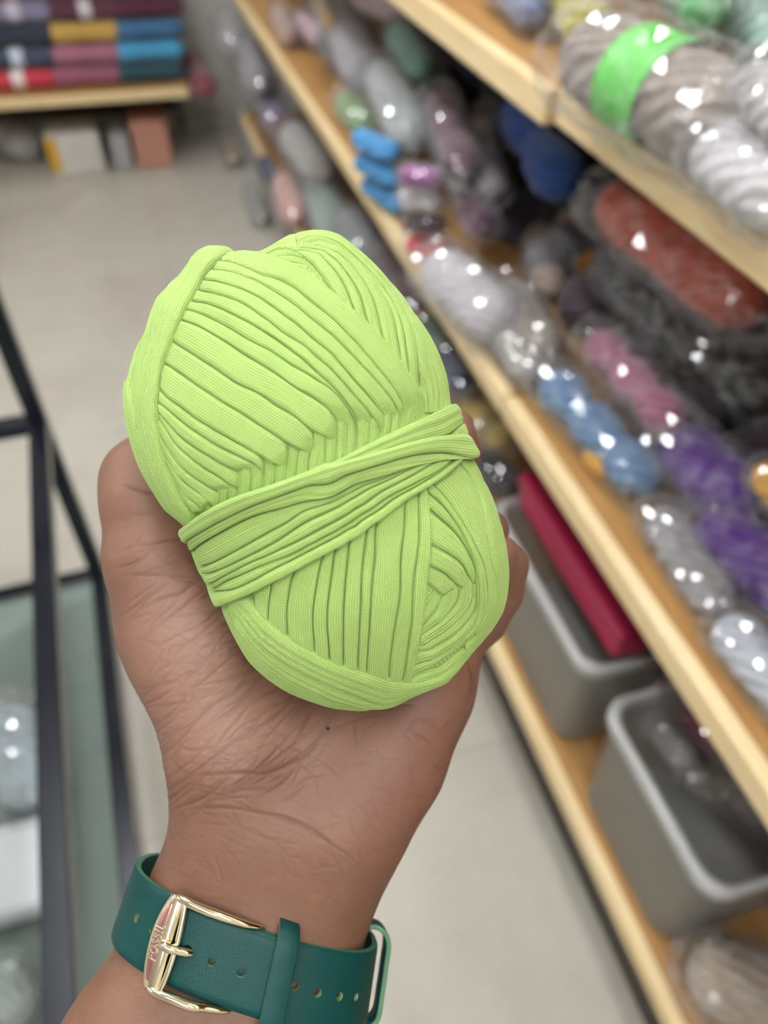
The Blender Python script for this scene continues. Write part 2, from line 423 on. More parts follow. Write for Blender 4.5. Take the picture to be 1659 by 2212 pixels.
# ---- lower lobe verticals
VL = [
 'px 540,1262 546,1285 549,1312',
 'T5 1140,1160 1120,1300 ; T8 415,200 410,300 412,400',
 'T5 1410,1030 1360,1200 ; T8 592,150 575,300 580,420 590,560',
 'T6 260,1290 240,1330 200,1500 ; T8 832,150 810,350 820,530 832,700',
 'T6 370,1230 350,1270 320,1500 ; T8 950,200 940,400 955,600 965,760',
 'T6 490,1150 480,1190 450,1500 ; T8 1090,250 1085,500 1085,820',
 'T6 645,1040 635,1090 620,1250 590,1500 ; T8 1240,300 1225,600 1213,850',
 'T6 740,950 725,1010 710,1250 690,1500 ; T8 1330,300 1310,600 1288,880',
 'T6 1000,790 985,840 965,1150 940,1500 ; T8 1570,300 1530,550 1510,700 1488,930',
 'T6 1125,700 1110,760 1105,1050 1085,1300 ; T7 290,300 230,900 180,1400 105,1850',
 'T6 1180,660 1190,720 1215,900 1217,1250 ; T7 465,400 415,800 345,1250 290,1500 205,1840',
]
# right-hand fan of the lower lobe (lies under the last vertical)
RL = [
 'T6 1440,450 1560,600 1659,800 ; T7 1180,300 1290,700 1230,1000 1050,1230',                      # rib in the wide wrap
 'T6 1190,640 1290,740 1400,880 1500,1040 ; T7 1010,180 1120,420 1150,700 1110,980 1000,1230',
 'T6 1190,760 1300,850 1400,980 1490,1130 ; T7 940,240 1010,400 1040,560 1050,800 1030,1000 950,1180 850,1310',
 'T6 1190,900 1300,1000 1420,1110 1500,1220 ; T7 940,285 1000,420 1022,560 1016,660',
 'T7 420,140 480,170 620,240 760,320 870,420 910,520 960,590 1012,668',
 'T7 400,410 470,435 570,480 660,530 720,590 780,650 850,705',
 'T7 380,620 430,650 500,700 560,760 620,812',
]
strand('T7 380,900 400,800 430,700', 'T7 420,960 470,800 500,700', base=-0.0016, n=16)
strand('T7 480,760 440,870 390,950 350,1040', 'T7 520,715 605,790 600,850 560,960 480,1060 340,1190', base=-0.0012, bulge=0.0008, ribs=3, n=36)
strand('T7 640,780 590,850 540,980 460,1080 330,1200', 'T7 740,585 830,690 830,760 790,880 700,1000 560,1130 320,1290', base=-0.0010, bulge=0.0008, ribs=4, n=44)
strand('T7 850,700 820,790 780,900 690,1010 560,1130 310,1290', 'T7 910,530 990,620 1005,720 980,860 870,1040 700,1190 500,1320 300,1410', base=-0.0009, bulge=0.0008, ribs=4, n=50)
strand('T7 1000,640 1003,720 980,860 870,1040 700,1190 500,1320 290,1410', 'T7 1030,660 1030,820 1020,950 930,1110 760,1280 560,1400 290,1480', base=-0.0007, bulge=0.0006, ribs=2, n=50)
strand('T7 1025,900 1015,980 930,1110 760,1280 560,1400 280,1480', 'T7 1030,1000 1000,1130 900,1270 750,1410 550,1530 300,1620 225,1660', base=-0.0005, bulge=0.0007, ribs=3, n=50)
strand('T7 1040,1060 990,1140 900,1265 750,1405 550,1530 300,1620 225,1660', 'T7 1050,1190 1010,1240 900,1340 720,1500 550,1605 400,1690 200,1800', base=-0.0005, bulge=0.0006, ribs=3, n=50)
for i in (5, 4, 3):
    A, B = E(RL[i]), E(RL[i + 1]) if i < 6 else None
    if i == 3: B = B
    strand(A, B, base=-0.0006 - 0.00012 * (i - 3), bulge=0.0008, drop=0.0013, ribs=4, rib=0.00012, n=50, lift=[-0.0004, 0, 0.0001, 0.0002, 0.0001, -0.0006])
strand(RL[2], 'T6 1190,900 1300,1000 1420,1110 1500,1220 ; T7 940,285 1000,420 1022,560 1020,700 1025,900 1000,1080 920,1230 850,1310', base=0.0000, bulge=0.0007, drop=0.0020, ribs=2, n=66)
strand(RL[1], RL[2], base=0.0000, bulge=0.0006, ribs=3, n=66)
strand(RL[0], RL[1], base=-0.0001, bulge=0.0006, ribs=4, rib=0.0001, n=66)
strand('T6 1440,380 1600,560 ; px 1052,1052 1077,1120 1092,1180 1098,1240 1093,1290 1084,1322 1058,1364 1026,1399 1005,1425', RL[0], base=-0.0002, bulge=0.0007, ribs=5, rib=0.0001, n=66, ext=(0, .1))
strand('px 995,965 1022,990 1050,1040 1076,1110', 'px 1000,975 1015,1010 1035,1050 1062,1110', base=0.0000, bulge=0.0005, ribs=2, n=24, lift=[0, 0, 0, -.0006, -.0025])
for i in range(len(VL) - 1):
    strand(VL[i], VL[i + 1], base=0.0000 if i < 9 else 0.0004, bulge=0.0005, drop=0.0011, dropB=0.0011 if i < 9 else 0.002, ribs=[2, 4, 4, 2, 3, 4, 3, 6, 4, 4][i], rib=0.00006, n=54)

# ---- bottom wraps
strand('T7 1160,1000 1110,1150 1050,1250 930,1400 700,1590 400,1735 210,1812', 'T7 1290,1000 1180,1190 1060,1350 880,1540 720,1740 500,1860 300,1880', base=0.0000, bulge=0.0006, ribs=4, n=60, lift=[-0.0012, -0.0005, 0, 0, 0, 0, 0, 0])
strand('T7 1290,1010 1180,1190 1040,1360 880,1550 700,1770 480,1880 250,1920', 'T7 1350,960 1230,1150 1015,1400 850,1595 650,1845 440,1935 200,2030', base=-0.0002, bulge=0.0006, ribs=2, n=60, lift=[-0.0012, -0.0004, 0, 0, 0, 0, 0, 0])
BW0 = 'T5 740,1290 830,1295 930,1410 ; T8 420,375 590,505 820,645 1080,765 1290,830 1500,885 ; T7 100,1815 210,1818 400,1785 600,1700 800,1560 980,1410'
BW1 = 'T8 40,190 150,340 300,540 500,700 750,850 1000,960 1200,1040 1450,1105 ; T7 150,1960 400,1890 620,1790 800,1620 960,1450'
BW2 = 'T8 20,190 100,370 280,650 450,800 650,930 850,1030 1050,1100 1230,1140 1420,1150 ; px 880,1504 925,1486 958,1468'
BW3 = 'T8 0,190 0,300 60,410 130,545 250,745 400,885 600,1015 800,1095 1000,1155 1200,1165 1450,1155 ; px 885,1506 929,1489 966,1470 990,1440'
strand(BW2, BW3, base=-0.0001, bulge=0.0007, ribs=2, n=72, ext=(0.1, 0.12), lift=[0] * 9 + [-.0002, -.0008, -0.0022])
strand(BW1, BW2, base=0.0001, bulge=0.0008, ribs=3, n=72, ext=(0.1, 0.12), lift=[0] * 9 + [-.0002, -.0008, -0.0022])
strand('px 825,1522 845,1515 885,1500 929,1484 962,1468', 'px 826,1500 850,1500 890,1490 925,1478 955,1462', base=0.0002, bulge=0.0006, n=24)
strand(BW0, BW1, base=0.0005, bulge=0.0010, drop=0.0026, ribs=4, rib=0.00014, n=84, ext=(0.08, 0.12), lift=[0] * 9 + [-.0002, -.0008, -0.0024])
strand('px 482,1290 480,1322 494,1350 508,1378', 'px 500,1290 497,1320 505,1350 515,1380', base=-0.0002, n=20, lift=[0, 0, -.0003, -.002])

# ---- belly band
BB = [
 'T5 90,560 100,500 200,425 280,350 450,240 650,140 900,50 1100,0 ; T6 0,600 150,550 350,485 600,425 850,350 1000,310 1150,272 1300,255 1480,248 1570,280 1610,340',
 'T5 150,680 230,600 300,560 420,490 600,390 800,290 1000,200 1300,100 ; T6 0,740 200,690 400,630 600,560 800,500 950,450 1100,425 1250,412 1400,432 1480,466 1560,472 1600,440',
 'T5 215,760 300,690 400,620 600,510 800,400 1000,320 1300,250 ; T6 0,860 150,820 400,740 650,660 850,590 1000,530 1100,470 1250,425 1330,430',
 'T5 320,930 400,930 520,880 800,730 1100,560 1400,400 ; T6 0,955 150,900 400,790 600,705 750,650 900,590 1060,510 1200,440',
 'T5 345,1010 460,1010 600,955 800,865 1000,770 1300,605 ; T6 0,1080 200,970 400,870 550,780 700,710 850,640 1060,525 1230,430',
 'T5 370,1110 440,1130 560,1070 700,1000 900,900 1200,780 1400,680 ; T6 0,1210 150,1130 350,1010 500,920 650,830 780,745 900,680 1100,570 1290,440',
 'T5 385,1180 480,1190 620,1110 800,1040 1000,950 1300,850 ; T6 0,1295 150,1215 350,1100 600,940 800,815 1000,715 1100,655 1250,580 1350,510 1400,445',
 'T5 375,1190 430,1215 560,1228 700,1220 850,1160 1000,1085 1300,925 ; T6 0,1350 150,1275 350,1160 600,1000 800,870 1000,755 1120,680 1260,595 1370,510 1420,450',
 'T5 368,1190 385,1250 440,1315 540,1372 680,1345 850,1290 1050,1200 1300,1080 1500,980 ; T6 0,1470 200,1345 350,1270 500,1190 650,1085 750,1000 900,900 1000,825 1180,712 1300,625 1400,535 1470,455',
]
b1u = 'T6 200,540 400,450 600,345 700,290 850,220 1000,150 1150,80 1280,20 1390,-25 1440,10 1460,70'
b1l = 'T6 210,600 350,560 600,490 850,400 1000,350 1150,310 1300,280 1400,210 1450,150 1465,110'
strand(b1u, b1l, base=0.0010, bulge=0.0010, drop=0.003, dropB=0.0016, ribs=3, n=60, name='belly_band_strand')
strand('T6 1370,260 1400,200 1440,150 1480,130 1515,150', 'T6 1400,300 1470,290 1510,280 1530,260 1530,200', base=0.0012, bulge=0.0008, drop=0.003, n=24, name='belly_band_strand')
BBp = [(0.0022, 0.0011, 0.0034, 3), (0.0016, 0.0009, 0.003, 3), (0.0008, 0.0008, 0.003, 7), (0.0013, 0.0009, 0.003, 3), (0.0015, 0.0009, 0.003, 3), (0.0014, 0.0008, 0.003, 3), (0.0011, 0.0007, 0.003, 2), (0.0021, 0.0010, 0.0036, 4)]
for i in (2, 3, 4, 5, 6, 1, 7, 0):
    ba, bu, dr, rb = BBp[i]
    strand(BB[i], BB[i + 1], base=ba, bulge=bu * .8, drop=0.0034 if i == 0 else 0.0011, dropB=0.0034 if i == 7 else 0.0011, ribs=rb, rib=0.00012, n=96, ext=(0.35, 0.2 if i > 1 else 0.1), name='belly_band_strand',
           lift=[-0.001, -0.0003, 0, 0, 0, 0, 0, -0.0002, -0.0010 if i > 0 else -0.0004])
# the band running round the back of the ball, and plain wraps on the far side
def back_wraps():
    for k in range(5):
        a = (-0.8 + k * 0.4) * 0.0045
        pts = []
        for s in np.linspace(PHMAX + 0.2, 2 * math.pi - PHMAX - 0.2, 40):
            v = _bd * math.sin(s); pts.append((v[0] * Rth(math.atan2(v[1], v[0])), v[1] * Rth(math.atan2(v[1], v[0])), HT * math.cos(s)))
        pts = np.array(pts); C0 = BC + (BANDA @ _bn) * (_bn[0] * ex + _bn[1] * ey) * 0.5 + (_bn[0] * ex + _bn[1] * ey) * a
        V, Fc = [], []
        for i, p in enumerate(pts):
            w0 = C0 + (p[0] * ex + p[1] * ey + p[2] * ez) * 1.0
            nrm = (p[0] * ex + p[1] * ey + p[2] * ez); nrm = nrm / np.linalg.norm(nrm); sd = _bn[0] * ex + _bn[1] * ey
            for j in range(8):
                an = math.pi * j / 7; V.append(w0 + sd * 0.0011 * math.cos(an) + nrm * (0.0012 * math.sin(an) - 0.0006))
        for i in range(39):
            for j in range(7): Fc.append((i * 8 + j, i * 8 + j + 1, i * 8 + 9 + j, i * 8 + 8 + j))
        uv = [((j * 0.0004), i * 0.002) for i in range(40) for j in range(8)]
        mesh('belly_band_strand', V, Fc, KNIT, ball, uv=uv)
back_wraps()

# ================================================================== the hand (one continuous surface)
def C(px, py, d): return np.array([(px - CX) / F * d, (CY - py) / F * d, -d])      # camera-space point, metres
def cone(p, a, b, r1, r2):
    pa, ba = p - a, b - a
    h = np.clip(pa @ ba / ba.dot(ba), 0, 1)
    return np.linalg.norm(pa - h[:, None] * ba, axis=1) - (r1 + (r2 - r1) * h)
def ell(p, c, r):
    k = np.linalg.norm((p - c) / r, axis=1); return (k - 1) * min(r)
# palm, wrist, forearm: chains of (px, py, depth, radius in mm)
CH_BODY = [
 [(60, 2750, .186, 25), (300, 2276, .2095, 23), (458, 1960, .2222, 20.2), (507, 1795, .2215, 17.9), (499, 1640, .222, 18.3), (418, 1400, .224, 19.5), (350, 1235, .2235, 15.0)],
 [(420, 2900, .186, 25), (560, 2330, .2095, 21.5), (668, 1937, .2240, 19.2), (735, 1790, .2245, 18.5), (835, 1640, .228, 18.0), (915, 1490, .235, 16), (985, 1340, .246, 14)],
 [(230, 2840, .184, 25), (430, 2300, .2085, 21.5), (565, 1940, .2228, 18.6), (620, 1780, .2240, 17.3), (640, 1600, .232, 16.0), (690, 1400, .246, 14), (740, 1250, .254, 13)],
 [(735, 1760, .224, 17.5), (760, 1600, .234, 15), (830, 1400, .247, 14), (880, 1250, .254, 13)],
 [(560, 1560, .228, 17.5), (560, 1380, .243, 15), (620, 1200, .254, 12.5)],
]
CH_FING = [
 [(380, 1330, .2245, 17.5), (338, 1200, .2235, 14.8), (322, 1085, .2245, 13.6), (318, 1040, .227, 13.2), (372, 972, .240, 11.5), (430, 900, .249, 9.5)],      # thumb
 [(640, 1230, .256, 11), (760, 1010, .263, 9.5), (890, 930, .262, 8.6), (971, 932, .246, 7.7), (979, 945, .236, 7.5)],                                        # index
 [(750, 1220, .258, 11), (870, 1060, .265, 9.5), (955, 975, .260, 8.6), (984, 975, .246, 7.9), (985, 985, .238, 7.3)],                                        # middle
 [(850, 1240, .257, 10.5), (960, 1180, .262, 9), (1030, 1165, .254, 8.2), (1042, 1150, .244, 7.8), (1044, 1152, .236, 7.2)],                                 # ring
 [(950, 1370, .249, 11.5), (1035, 1330, .251, 9.2), (1072, 1275, .249, 8.6), (1086, 1225, .244, 7.6), (1074, 1200, .237, 7.0)],                              # little
]
def prep(ch): return [(C(a[0], a[1], a[2]), C(b[0], b[1], b[2]), a[3] / 1000, b[3] / 1000) for a, b in zip(ch[:-1], ch[1:])]
PB = [s for ch in CH_BODY for s in prep(ch)]; PFs = [prep(ch) for ch in CH_FING]
def smin(a, b, k):
    h = np.clip(0.5 + 0.5 * (b - a) / k, 0, 1); return b * (1 - h) + a * h - k * h * (1 - h)
def hand_sdf(p, block=400000):
    out = np.empty(len(p))
    for s in range(0, len(p), block):
        q = p[s:s + block]
        k = 0.0042; acc = np.zeros(len(q))
        for a, b, r1, r2 in PB: acc += np.exp(-np.clip(cone(q, a, b, r1, r2), -0.03, 0.08) / k)
        body = -k * np.log(acc) + k * 0.62
        fing = None
        for ch in PFs:
            d = None
            for a, b, r1, r2 in ch:
                c = cone(q, a, b, r1, r2); d = c if d is None else smin(d, c, 0.0035)
            fing = d if fing is None else smin(fing, d, 0.0008)
        out[s:s + block] = smin(body, fing, 0.007)
    return out
def surface_nets(fn, lo, hi, h):
    nx, ny, nz = [int(math.ceil((b - a) / h)) + 1 for a, b in zip(lo, hi)]
    xs = [lo[0] + h * np.arange(nx), lo[1] + h * np.arange(ny), lo[2] + h * np.arange(nz)]
    G = np.stack(np.meshgrid(*xs, indexing='ij'), -1).reshape(-1, 3)
    D = fn(G).reshape(nx, ny, nz); S = D < 0
    cells = np.zeros((nx - 1, ny - 1, nz - 1), dtype=np.int8)
    for i in (0, 1):
        for j in (0, 1):
            for k in (0, 1): cells += S[i:nx - 1 + i, j:ny - 1 + j, k:nz - 1 + k]
    act = (cells > 0) & (cells < 8); ids = -np.ones(cells.shape, int); ci = np.argwhere(act); ids[act] = np.arange(len(ci))
    sm = np.zeros((len(ci), 3)); cnt = np.zeros(len(ci))
    cs = [(i, j, k) for i in (0, 1) for j in (0, 1) for k in (0, 1)]
    for a in cs:
        for b in cs:
            if sum(b) - sum(a) == 1 and all(y >= x for x, y in zip(a, b)):
                da = D[ci[:, 0] + a[0], ci[:, 1] + a[1], ci[:, 2] + a[2]]; db = D[ci[:, 0] + b[0], ci[:, 1] + b[1], ci[:, 2] + b[2]]
                m = (da < 0) != (db < 0); t = np.where(m, da / np.where(m, da - db, 1), 0)
                pnt = np.array(a) + t[:, None] * (np.array(b) - np.array(a)); sm[m] += pnt[m]; cnt[m] += 1
    V = np.array(lo) + h * (ci + sm / cnt[:, None])
    Fs = []
    for ax in range(3):
        sl0 = [slice(None)] * 3; sl1 = [slice(None)] * 3; sl0[ax] = slice(0, -1); sl1[ax] = slice(1, None)
        chg = S[tuple(sl0)] != S[tuple(sl1)]; e = np.argwhere(chg)
        u, v = [(1, 2), (2, 0), (0, 1)][ax]
        ok = (e[:, u] > 0) & (e[:, v] > 0) & (e[:, u] < S.shape[u] - 1) & (e[:, v] < S.shape[v] - 1); e = e[ok]
        def cid(du, dv):
            c = e.copy(); c[:, u] += du; c[:, v] += dv; return ids[c[:, 0], c[:, 1], c[:, 2]]
        q = np.stack([cid(-1, -1), cid(0, -1), cid(0, 0), cid(-1, 0)], 1)
        ins = S[tuple(e.T)]
        q[~ins] = q[~ins][:, ::-1]; Fs.append(q)
    Fq = np.concatenate(Fs); return V, Fq[(Fq >= 0).all(1)]
def proj(V, fn, it=2, e=3e-4):
    for _ in range(it):
        d = fn(V); g = np.stack([fn(V + np.eye(3)[i] * e) - d for i in range(3)], 1) / e
        n2 = np.maximum((g ** 2).sum(1), 0.2); V = V - g * np.clip(d / n2, -1e-3, 1e-3)[:, None]
    return V, g / np.maximum(np.linalg.norm(g, axis=1), 1e-6)[:, None]
def subdiv(V, Fq):
    nV = len(V); e = np.sort(np.concatenate([Fq[:, [0, 1]], Fq[:, [1, 2]], Fq[:, [2, 3]], Fq[:, [3, 0]]]), axis=1)
    key = e[:, 0].astype(np.int64) * nV + e[:, 1]; uq, inv = np.unique(key, return_inverse=True)
    em = (V[uq // nV] + V[uq % nV]) / 2; fc = V[Fq].mean(1); m = len(Fq)
    ei = nV + inv.reshape(4, m).T; ci = nV + len(uq) + np.arange(m)
    F2 = np.concatenate([np.stack([Fq[:, i], ei[:, i], ci, ei[:, (i - 1) % 4]], 1) for i in range(4)])
    return np.concatenate([V, em, fc]), F2

# crease drawing (photograph pixels -> relief depth on the skin that is found under them)
CM = np.zeros((2212, 1659), np.float32)
def stamp(P, wd, amp):
    wd = wd * 1.1
    P = np.asarray(P); L = np.concatenate([[0], np.cumsum(np.linalg.norm(np.diff(P, axis=0), axis=1))])
    s = np.arange(0, L[-1], 1.0); x = np.interp(s, L, P[:, 0]); y = np.interp(s, L, P[:, 1])
    tp = amp * np.sin(math.pi * np.clip(s / max(L[-1], 1), 0.03, 0.97)) ** 0.6
    r = int(math.ceil(wd * 2.2)); dy, dx = np.mgrid[-r:r + 1, -r:r + 1]
    xi, yi = np.round(x).astype(int), np.round(y).astype(int)
    X = xi[:, None, None] + dx; Yy = yi[:, None, None] + dy
    g = tp[:, None, None] * np.exp(-(((X - x[:, None, None]) ** 2 + (Yy - y[:, None, None]) ** 2) / (wd * wd)))
    ok = (X >= 0) & (X < 1659) & (Yy >= 0) & (Yy < 2212)
    np.maximum.at(CM, (Yy[ok], X[ok]), g[ok].astype(np.float32))
def crease(s, wd=3.0, amp=1.0):
    P = np.array(E(s) if isinstance(s, str) else s); L = np.linalg.norm(np.diff(P, axis=0), axis=1).sum()
    c = catmull(P, max(8, int(L / 6))); c = c + np.cumsum(rng.normal(0, 0.35, c.shape), axis=0) * 0.6; stamp(c, wd, amp)
CR['H'] = (300, 1300, 2.183); CR['J'] = (200, 880, 3.567); CR['W'] = (200, 1700, 2.44)
for s, wd, a in [
 ('H 160,800 220,815 300,820 400,815 500,808 600,812 680,785 740,755 800,725 830,690 870,620 910,560 950,510', 4.2, 1.0),   # long base-of-thumb line
 ('H 690,900 740,830 770,770 800,730', 2.6, .5), ('H 770,600 740,660 710,730', 2.6, .5),
 ('H 120,600 200,600 270,560 330,510 400,460 470,420', 3.2, .8), ('H 830,500 800,550 760,620', 3.6, .7),
 ('H 100,620 180,680 250,700 330,690 430,640', 2.8, .6), ('H 170,740 250,760 330,770 430,760 520,740', 2.6, .5),
 ('H 890,600 980,570 1060,545 1150,530', 3.0, .4), ('H 1020,500 1025,600 1030,700', 2.6, .35), ('H 880,640 930,590 1000,560', 2.5, .4),
 ('H 1290,610 1340,640 1380,670', 2.5, .4), ('H 1430,600 1470,560', 2.2, .3), ('H 1540,270 1570,330 1575,400 1560,440', 3.4, .7),
 ('H 200,900 280,890 380,915 460,900 560,890 640,900', 2.8, .55), ('H 200,850 280,870 360,885 450,880', 2.4, .45),
 ('H 360,960 450,975 560,995 650,1010 740,1040 820,1080 900,1140 960,1180 1040,1240', 3.6, .75),
 ('H 400,1010 480,1060 560,1100 650,1130 760,1150', 2.6, .35), ('H 640,1020 720,1030 780,1070 860,1100', 2.5, .4),
 ('H 1060,1030 1100,1070 1150,1090', 2.2, .3), ('H 1300,940 1330,1000 1280,1060', 2.2, .25), ('H 1370,790 1400,810', 2.2, .3),
 ('J 240,605 300,630 370,650 430,662 480,668', 3.6, .9), ('J 280,820 380,830 480,825', 2.4, .3),
 ('J 330,1060 440,1055 560,1030 690,1010', 3.2, .75), ('J 420,1095 500,1130 580,1190 640,1250', 2.2, .35),
 ('J 240,1300 340,1290 430,1295 560,1300 700,1310 840,1305', 2.8, .6), ('J 300,1330 420,1270 560,1220 700,1170', 2.2, .45),
 ('J 260,1520 340,1460 420,1400 520,1350', 2.4, .5), ('J 380,1560 480,1500 600,1460 680,1440 740,1390 830,1310', 3.4, .8),
 ('J 280,1640 380,1610 470,1590', 2.4, .4), ('J 420,1730 500,1620 600,1540 680,1450', 3.0, .7), ('J 440,1680 560,1700 700,1720', 2.2, .35),
 ('J 480,1860 600,1790 720,1730 830,1700 900,1680', 2.8, .6), ('J 560,1980 660,1890 760,1800 870,1750', 2.6, .5),
 ('J 480,2180 560,2090 640,1980 760,1880', 2.8, .5), ('J 860,1960 960,1920 1080,1860', 2.4, .45), ('J 640,2200 720,2100 830,2010 980,1960', 2.8, .6),
 ('J 1240,2090 1150,2140 1070,2200', 3.0, .6), ('J 1050,2080 930,2050 830,2060 700,2040', 2.4, .4),
 ('W 500,120 640,110 760,115 880,135', 3.4, .6), ('W 880,130 980,160 1080,200 1180,260 1290,320', 3.0, .6), ('W 700,60 800,100 900,150', 2.3, .35),
 ('W 1130,150 1200,230 1250,330 1300,420 1320,500', 2.6, .35), ('W 560,200 680,260 820,330 960,360', 2.2, .22), ('W 900,250 1010,340 1060,420', 2.4, .25),
 ('px 1102,1292 1112,1296 1122,1292', 3.0, .6), ('px 1008,940 1018,962', 2.5, .5), ('px 1078,1200 1090,1240', 2.5, .4),
]: crease(s, wd, a)
for k in range(46):                                    # long slanting folds of the thumb pad
    x, y = rng.uniform(330, 600), rng.uniform(1330, 1740); an = math.radians(-38 + rng.normal(0, 6)); L = rng.uniform(110, 260)
    p0 = np.array([x, y]); dv = np.array([math.cos(an), math.sin(an)]); nv = np.array([-dv[1], dv[0]]) * rng.normal(6, 6)
    crease([p0 - dv * L * .3, p0 + dv * L * .2 + nv, p0 + dv * L * .7], rng.uniform(2.0, 3.4), rng.uniform(.3, .85))
for k in range(30):
    x, y = rng.uniform(270, 520), rng.uniform(1150, 1600); an = math.radians(rng.normal(-14, 10)); L = rng.uniform(80, 190)
    p0 = np.array([x, y]); dv = np.array([math.cos(an), math.sin(an)]); nv = np.array([-dv[1], dv[0]]) * rng.normal(0, 6)
    crease([p0, p0 + dv * L * .5 + nv, p0 + dv * L], rng.uniform(1.8, 2.8), rng.uniform(.3, .7))
# fine hatch of the thenar, drawn in two directions
for k in range(210):
    x, y = rng.uniform(245, 640), rng.uniform(1180, 1740)
    an = math.radians(rng.choice([-38, -38, -38, -15, 28]) + rng.normal(0, 9)); L = rng.uniform(30, 130)
    p0 = np.array([x, y]); dv = np.array([math.cos(an), math.sin(an)]); nv = np.array([-dv[1], dv[0]]) * rng.normal(0, 6)
    crease([p0, p0 + dv * L / 2 + nv, p0 + dv * L], rng.uniform(1.5, 2.6), rng.uniform(.25, .75))
for k in range(170):
    x, y = rng.uniform(330, 980), rng.uniform(1500, 1880)
    an = math.radians(rng.choice([-40, 10, 25, 70]) + rng.normal(0, 12)); L = rng.uniform(20, 80)
    p0 = np.array([x, y]); dv = np.array([math.cos(an), math.sin(an)])
    crease([p0, p0 + dv * L / 2 + rng.normal(0, 3, 2), p0 + dv * L], rng.uniform(1.4, 2.4), rng.uniform(.12, .4))
for k in range(260):                                   # hair-fine lines of the wrist and forearm
    x, y = rng.uniform(150, 800), rng.uniform(1780, 2212)
    an = math.radians(18 + rng.normal(0, 14)); L = rng.uniform(15, 60)
    p0 = np.array([x, y]); dv = np.array([math.cos(an), math.sin(an)])
    crease([p0, p0 + dv * L / 2 + rng.normal(0, 2, 2), p0 + dv * L], 1.5, rng.uniform(.08, .25))

_pts = np.array([s[j] for s in PB + [x for c in PFs for x in c] for j in (0, 1)])
lo = _pts.min(0) - 0.028; hi = _pts.max(0) + 0.028
HV, HF = surface_nets(hand_sdf, lo, hi, 0.0019)
HV, _ = proj(HV, hand_sdf, 2)
HV, HF = subdiv(HV, HF); HV, _ = proj(HV, hand_sdf, 1)
HV, HF = subdiv(HV, HF); HV, HN = proj(HV, hand_sdf, 1)
d_ = -HV[:, 2]; hx = HV[:, 0] / d_ * F + CX; hy = CY - HV[:, 1] / d_ * F
inside = (hx > 1) & (hx < 1657) & (hy > 1) & (hy < 2210) & (HN[:, 2] > 0.05)
x0 = np.clip(hx, 0, 1657).astype(int); y0 = np.clip(hy, 0, 2210).astype(int); fx, fy = np.clip(hx - x0, 0, 1), np.clip(hy - y0, 0, 1)
cr = (CM[y0, x0] * (1 - fx) * (1 - fy) + CM[y0, x0 + 1] * fx * (1 - fy) + CM[y0 + 1, x0] * (1 - fx) * fy + CM[y0 + 1, x0 + 1] * fx * fy)
cr = np.where(inside, cr * np.clip(HN[:, 2] * 3, 0, 1), 0)
HV = HV - HN * (cr * 0.00046)[:, None]
# reddish pads: where the palm is pinker (hypothenar heel, thenar, thumb joint)
def blob(x, y, rx, ry): return np.exp(-(((hx - x) / rx) ** 2 + ((hy - y) / ry) ** 2))
pink = np.clip(0.8 * blob(860, 1730, 130, 110) + .55 * blob(400, 1380, 110, 180) + .4 * blob(300, 1130, 60, 60) + .35 * blob(930, 1520, 100, 120) + .25 * blob(620, 1620, 150, 100) + .5 * blob(1080, 1330, 50, 60), 0, 1) * (HN[:, 2] > -0.2)
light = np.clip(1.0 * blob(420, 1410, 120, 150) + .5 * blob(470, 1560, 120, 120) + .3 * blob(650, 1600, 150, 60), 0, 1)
tan = np.clip((hy - 1780) / 160, 0, 1)
def skin_material():
    t = NT('brown_skin')
    a1 = t.new('ShaderNodeAttribute'); a1.attribute_name = 'crease'
    a2 = t.new('ShaderNodeAttribute'); a2.attribute_name = 'pad'
    a3 = t.new('ShaderNodeAttribute'); a3.attribute_name = 'arm'
    n1 = t.noise(28, 4, .6); n2 = t.noise(160, 4, .65); n3 = t.noise(1500, 3, .6)
    c = t.ramp(n1, [(0.3, srgb('5e4032')), (0.5, srgb('6e4c3c')), (0.72, srgb('73533f'))])
    c = t.mix(t.math('MULTIPLY', a2.outputs['Fac'], 0.85), c, srgb('754c42'))
    c = t.mix(t.math('MULTIPLY', a3.outputs['Fac'], 0.9), c, t.ramp(n2, [(0.3, srgb('5c3d2c')), (0.7, srgb('6e4c38'))]))
    c = t.mix(t.math('MULTIPLY', n2, 0.30), c, srgb('56392c'))
    c = t.mix(t.math('MULTIPLY', n3, 0.22), c, srgb('9c7664'))
    c = t.mix(t.math('MINIMUM', t.math('MULTIPLY', a1.outputs['Fac'], 0.92), 0.85), c, srgb('4f2c1b'))
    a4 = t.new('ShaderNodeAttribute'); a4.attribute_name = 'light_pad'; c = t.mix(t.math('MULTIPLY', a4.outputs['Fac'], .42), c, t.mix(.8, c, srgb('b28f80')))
    t.set(Base_Color=c, Roughness=0.52, Specular_IOR_Level=0.35)
    t.b.inputs['Subsurface Weight'].default_value = 0.10
    t.b.inputs['Subsurface Radius'].default_value = (1.0, 0.35, 0.2); t.b.inputs['Subsurface Scale'].default_value = 0.0016
    v = t.new('ShaderNodeTexVoronoi', feature='DISTANCE_TO_EDGE'); v.inputs['Scale'].default_value = 1300
    t.l.new(t.scaled(1, 1, 1), v.inputs['Vector'])
    b1 = t.bump(t.math('MINIMUM', v.outputs['Distance'], 0.12), 0.28, 0.0003)
    b2 = t.bump(n3, 0.35, 0.00015, b1); b3 = t.bump(n2, 0.3, 0.0006, b2)
    t.set(Normal=b3); return t.m
W = (R @ HV.T).T + EYE
hand_me = bpy.data.meshes.new('hand'); hand_me.vertices.add(len(W)); hand_me.vertices.foreach_set('co', W.astype(np.float32).ravel())
hand_me.loops.add(len(HF) * 4); hand_me.loops.foreach_set('vertex_index', HF.astype(np.int32).ravel())
